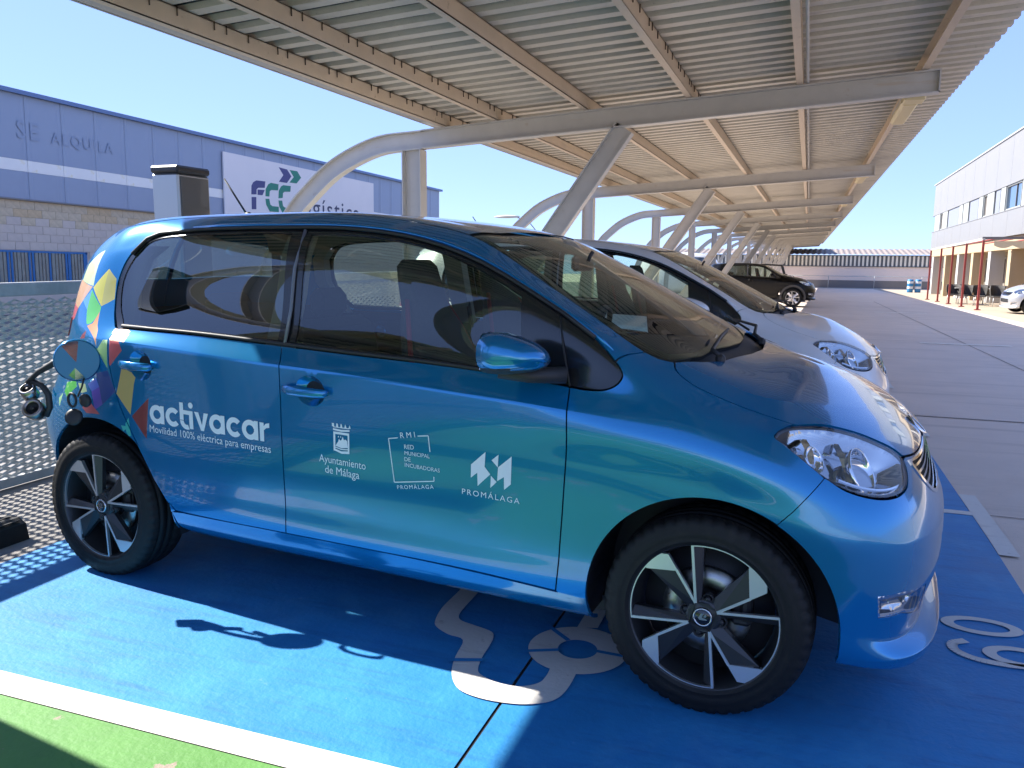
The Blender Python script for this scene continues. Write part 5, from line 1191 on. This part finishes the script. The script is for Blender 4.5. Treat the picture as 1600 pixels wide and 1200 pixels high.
def make_chair():
    t=thing('terrace_chair','charcoal wicker chair at the terrace tables','chair',(6.6,33,gz(33)),0,'wicker chairs on the terrace')
    V=[];F=[]; n=14
    for z,r,wd in ((.42,.23,1.0),(.55,.26,1.05),(.72,.275,1.08),(.86,.28,1.05)):
        for o in (0,.025):
            for i in range(n+1):
                a=R(-105+210*i/n); V.append(((r-o)*math.sin(a)*wd,.05+(r-o)*math.cos(a),z+(0 if z<.8 else .03*math.cos(a))))
    m_=n+1
    for l in range(3):
        for s_ in (0,1):
            a0=(l*2+s_)*m_; a1=((l+1)*2+s_)*m_
            for i in range(n): q=(a0+i,a0+i+1,a1+i+1,a1+i); F.append(q if s_==0 else q[::-1])
    for i in range(n): F.append((6*m_+i,6*m_+i+1,7*m_+i+1,7*m_+i))
    link('backrest',mesh('backrest',V,F,[WICK],smooth=True),t)
    b=MB(); b.box((0,.02,.42),(.46,.46,.06),bev=.02); b.obj('seat',[WICK],t)
    for sx in (-1,1):
        for sy in (-1,1): q=MB(); q.tube([(sx*.19,.02+sy*.19,.40),(sx*.22,.02+sy*.22,0)],.014,6); q.obj('leg',[LEGM],t)
    return t
def make_table():
    t=thing('terrace_table','square pale cafe table on the terrace','table',(7.2,33,gz(33)),0,'cafe tables on the terrace')
    b=MB(); b.box((0,0,.72),(.75,.75,.035),bev=.01); b.obj('tabletop',[WHC],t)
    b=MB(); b.tube([(0,0,.02),(0,0,.71)],.03,8); b.obj('leg',[LEGM],t)
    b=MB(); b.box((0,0,.015),(.5,.06,.03)); b.box((0,0,.016),(.06,.5,.028)); b.obj('foot',[LEGM],t)
    return t
ch=make_chair(); tb=make_table()
chs=[(6.5,39.6,0,'charcoal wicker chair behind the second red post from the right, farthest from the parked car'),(6.85,38.4,.4,'charcoal wicker chair seen just right of the second nearest red post'),(7.2,37.4,-.3,'charcoal wicker chair just right of the nearest red post'),(7.75,36.9,.15,'charcoal wicker chair nearest the silver car'),(7.1,41.2,3.0,'charcoal wicker chair at the back table facing the posts'),(8.0,40.2,1.6,'charcoal wicker chair at the back of the terrace by the pillar')]
kk_={}
for c in bpy.data.objects:
    if c.parent: kk_.setdefault(c.parent,[]).append(c)
for i,(x,y,a,lb) in enumerate(chs):
    c=ch if i==0 else copy_tree(ch,None,kids=kk_); c.location=(x,y,gz(y)); c.rotation_euler=(0,0,a); c['label']=lb
for i,(x,y,lb) in enumerate(((6.95,40.1,'pale square cafe table behind the middle red posts'),(7.5,38.4,'pale square cafe table between the chairs near the silver car'))):
    c=tb if i==0 else copy_tree(tb,None,kids=kk_); c.location=(x,y,gz(y)); c['label']=lb
DBL=M('blue_barrel_plastic',(.03,.20,.42),.5); DWH=M('white_barrel_band',(.7,.72,.75),.5)
for i,(x,lb) in enumerate(((7.52,'striped blue and white barrel at the road end, left one of the pair'),(8.05,'striped blue and white barrel at the road end, right one of the pair'))):
    t=thing('barrel',lb,'barrel',(x,66,gz(66)),0,'barrels at the end of the terrace')
    b=MB(); b.lathe([(0,0),(.2,0),(.21,.1),(.21,.28)],16); b.cur=1; b.lathe([(.215,.28),(.215,.46)],16); b.cur=0; b.lathe([(.21,.46),(.21,.68)],16); b.cur=1; b.lathe([(.215,.68),(.215,.84)],16); b.cur=0; b.lathe([(.21,.84),(.2,.98),(0,.98)],16); b.obj('drum',[DBL,DWH],t)

# ------------------------------------------------------------------ far end of the yard
fz=gz(82)
fb=thing('far_shed','low shed with a ribbed roof over pale vertical slats at the far end','shed',(4,84,fz))
b=MB(); b.box((0,2,1.05),(40,4,2.1)); b.obj('wall',[M('pale_shed_wall',(.84,.72,.63),.8,var=(.5,.04))],fb)
b=MB(); b.box((0,.05,2.55),(40,.1,1.05)); b.obj('dark_void',[M('shed_void',(.16,.17,.17),.8)],fb)
q=MB(); q.box((0,0,0),(.17,.06,1.0)); sm_=q.mesh('slat',[M('pale_slat',(.85,.80,.66),.6)])
for k in range(104): link('slat',sm_,fb,(-19.2+.37*k,-.05,2.58))
b=MB(); b.box((0,-.08,2.05),(40.2,.12,.07)); b.box((0,-.08,3.10),(40.2,.12,.08)); b.obj('slat_rail',[M('dark_slat_rail',(.12,.13,.14),.6)],fb)
V=[];F=[]
for i in range(160):
    x=-20+.25*i; h_=.06 if i%2 else 0
    V+=[(x,-.4,3.18+h_),(x,5,3.75+h_),(x+.12,-.4,3.18+h_),(x+.12,5,3.75+h_)]
for i in range(159): F+=[(i*4,i*4+2,i*4+3,i*4+1),(i*4+2,i*4+4,i*4+5,i*4+3)]
link('ribbed_roof',mesh('ribbed_roof',V,F,[M('pinkish_roof',(.26,.215,.19),.7,var=(.7,.06))]),fb)
lw=thing('low_wall','dark grey low wall with a thin metal handrail at the far end of the yard','wall',(2,79,gz(79)))
b=MB(); b.box((0,0,.42),(40,.25,.70)); b.obj('wall',[M('dark_low_wall',(.16,.16,.165),.8,var=(.6,.08))],lw)
b=MB(); b.box((0,-.02,.035),(40,.5,.07)); b.obj('plinth',[M('pale_plinth',(.5,.5,.5),.8)],lw)
b=MB(); b.tube([(-20,-.1,1.15),(20,-.1,1.15)],.035,6); b.obj('handrail',[GALV],lw)
for k in range(11): q=MB(); q.tube([(-19.5+3.9*k,-.13,0),(-19.5+3.9*k,-.13,1.15)],.03,6); q.obj('rail_post',[GALV],lw)

# ------------------------------------------------------------------ the other vehicles
WHT=M('white_car_paint',(.80,.79,.77),.35,0,1.0)
SKIP=('lettering','crest_badge','frame_badge','folded_badge','charge_flap','flap_arm','port_cap','charge_port')
sw={BLUE:WHT}
for nm,c,_ in DECALS: sw[MATS[nm]]=WHT
def kids_now():
    k={}
    for c in bpy.data.objects:
        if c.parent: k.setdefault(c.parent,[]).append(c)
    return k
KN=kids_now()
wc=copy_tree(CAR,None,sw,SKIP,KN); wc.location=(.1145,2.8963,-.028); wc.rotation_euler=(-.0145,0,-.03662)
tag(wc,'white small hatchback parked behind the blue one in the next bay','car',kind=None)
SLV=M('silver_car_paint',(.55,.56,.58),.3,.5,1.0); sw2={BLUE:SLV}
for nm,c,_ in DECALS: sw2[MATS[nm]]=SLV
sc_=copy_tree(CAR,None,sw2,SKIP,KN); sc_.location=(7.2,31.0,gz(30)+.0); sc_.rotation_euler=(0,0,math.pi+.10)
tag(sc_,'silver car nose out beside the terrace chairs at the picture edge','car')
# black crossover: same layout of parts, longer, taller, with its own proportions
BLKP=M('black_car_paint',(.002,.002,.0022),.3,0,.12,spec=.2); CLADP=M('grey_arch_cladding',(.05,.05,.052),.6)
sw3={BLUE:BLKP,ALLOYD:M('silver_alloy',(.55,.55,.56),.35,.9)}
for nm,c,_ in DECALS: sw3[MATS[nm]]=BLKP
suv=copy_tree(CAR,None,sw3,SKIP+('wheel',),KN); tag(suv,'black crossover with silver wheels and grey arch trim parked under the carport','car'); suv.name='crossover'
ax_=([-3.1,-2.422,-1.5,-.3,0,.35,.66],[-3.70,-2.68,-1.70,-.52,0,.42,.86]); az_=([0,.16,.30,.95,1.48,1.7],[.1,.24,.42,1.09,1.655,1.80])
def warp_all(o,M_=None):
    for c in kids_now_.get(o,[]):
        if c.type=='MESH':
            d=c.data.copy(); n=len(d.vertices); P=np.empty(n*3); d.vertices.foreach_get('co',P); P=P.reshape(-1,3)
            if any(c.location): P=P+np.array(c.location); c.location=(0,0,0)
            P[:,0]=np.interp(P[:,0],*ax_); P[:,2]=np.interp(P[:,2],*az_); P[:,1]=YC+(P[:,1]-YC)*1.11
            d.vertices.foreach_set('co',P.reshape(-1)); d.update(); c.data=d
        warp_all(c)
kids_now_=kids_now(); warp_all(suv)
wh0=[c for c in KN[CAR] if c.name.startswith('wheel') and c.type=='EMPTY']
for c,(x,s_) in zip(wh0,((0,1),(-2.68,1),(0,-1),(-2.68,-1))):
    k=copy_tree(c,suv,sw3,(),KN); k.scale=(1.17,1.1,1.17); k.location=(x,YC-YC*1.11 if s_>0 else YC+YC*1.11,.348)
q=MB()
for x in (0.0,-2.68): q.box((x,YC,.50),(.93,1.25,.55))
q.box((-1.3,YC,.33),(3.9,1.4,.16)); q.obj('underbody',[BLACKM],suv)
for x in (0.0,-2.68):
    q=MB(); V=[];F=[]
    for i in range(33):
        a=R(-10+200*i/32)
        for r_ in (.405,.48):
            for y in (-.118,-.09): V.append((x+r_*math.cos(a),y,.36+r_*math.sin(a)))
    for i in range(32):
        o=i*4; F+=[(o,o+4,o+6,o+2),(o+1,o+3,o+7,o+5),(o+2,o+6,o+7,o+3),(o,o+1,o+5,o+4)]
    q.add(V,F); q.obj('arch_cladding',[CLADP],suv)
suv.location=(-.29,30.45,gz(30.4)-.0); suv.rotation_euler=(-.0175,0,.0)
# white van beyond
van=thing('white_van','white van roof showing left of the black crossover under the carport','van',(-5.0,36,gz(36)))
def loft(name,secs,m,par,smooth=True):
    V=[];F=[]; n=len(secs[0])
    for s_ in secs: V+=s_
    for i in range(len(secs)-1):
        for k in range(n): F.append((i*n+k,i*n+(k+1)%n,(i+1)*n+(k+1)%n,(i+1)*n+k))
    F+=[tuple(range(n-1,-1,-1)),tuple((len(secs)-1)*n+k for k in range(n))]
    return link(name,mesh(name,V,F,m,smooth=smooth),par)
def rr(x,wd,z0,z1,e=.35):
    return [(x,wd*math.copysign(abs(math.cos(a))**e,math.cos(a)),(z0+z1)/2+(z1-z0)/2*math.copysign(abs(math.sin(a))**e,math.sin(a))) for a in np.linspace(0,2*math.pi,24,endpoint=False)]
loft('body',[rr(-2.2,.75,.4,1.85),rr(-2.1,.9,.3,2.1),rr(0,.92,.3,2.18),rr(1.0,.90,.3,2.1),rr(1.7,.88,.3,1.25),rr(2.3,.82,.3,1.1),rr(2.45,.6,.4,.8)],[WHT],van)
b=MB(); b.prism([(1.0,1.25),(1.62,1.30),(1.12,1.95),(.9,1.98)],-.935,-.90,'xz'); b.prism([(.1,1.3),(.9,1.3),(.8,1.95),(.1,1.98)],-.935,-.90,'xz'); b.obj('side_window',[SKYG],van)
for x in (-1.4,1.5):
    for y in (-.85,.85): q=MB(); q.lathe([(.0,-.1),(.32,-.1),(.34,0),(.32,.1),(0,.1)],20,(x,y,.34),'y'); q.obj('wheel',[RUB],van)
# open off-roader
jp=thing('open_off_roader','dark open off-roader with upright windscreen frame behind the black crossover','car',(-.75,36.5,gz(36.5)))
TAN=M('dusty_dark_paint',(.07,.06,.05),.5,0,.3)
b=MB(); b.box((-1.0,.75,.75),(2.0,1.45,.7),bev=.05); b.box((.45,.75,.72),(1.0,1.2,.55),bev=.08); b.obj('body',[TAN],jp)
b=MB(); 
for y in (.08,1.42): b.bar((0,y,1.05),(-.18,y,1.62),.07,.07)
b.bar((-.18,.05,1.62),(-.18,1.45,1.62),.08,.08); b.obj('windscreen_frame',[BLACKM],jp)
b=MB()
for y in (.12,1.38): b.tube([(-.9,y,1.05),(-.92,y,1.66),(-1.75,y,1.64),(-1.9,y,1.05)],.035,8); b.bar((-.2,y,1.62),(-.92,y,1.66),.06,.06)
b.tube([(-.92,.1,1.66),(-.92,1.4,1.66)],.035,8); b.obj('roll_bar',[BLACKM],jp)
b=MB(); b.box((.05,-.12,1.15),(.1,.2,.2),bev=.03); b.obj('door_mirror',[BLACKM],jp)
for x in (.35,-1.6):
    for y in (.0,1.5): q=MB(); q.lathe([(.0,-.1),(.34,-.1),(.37,-.06),(.37,.06),(.34,.1),(0,.1)],22,(x,y,.37),'y'); q.obj('wheel',[RUB],jp)
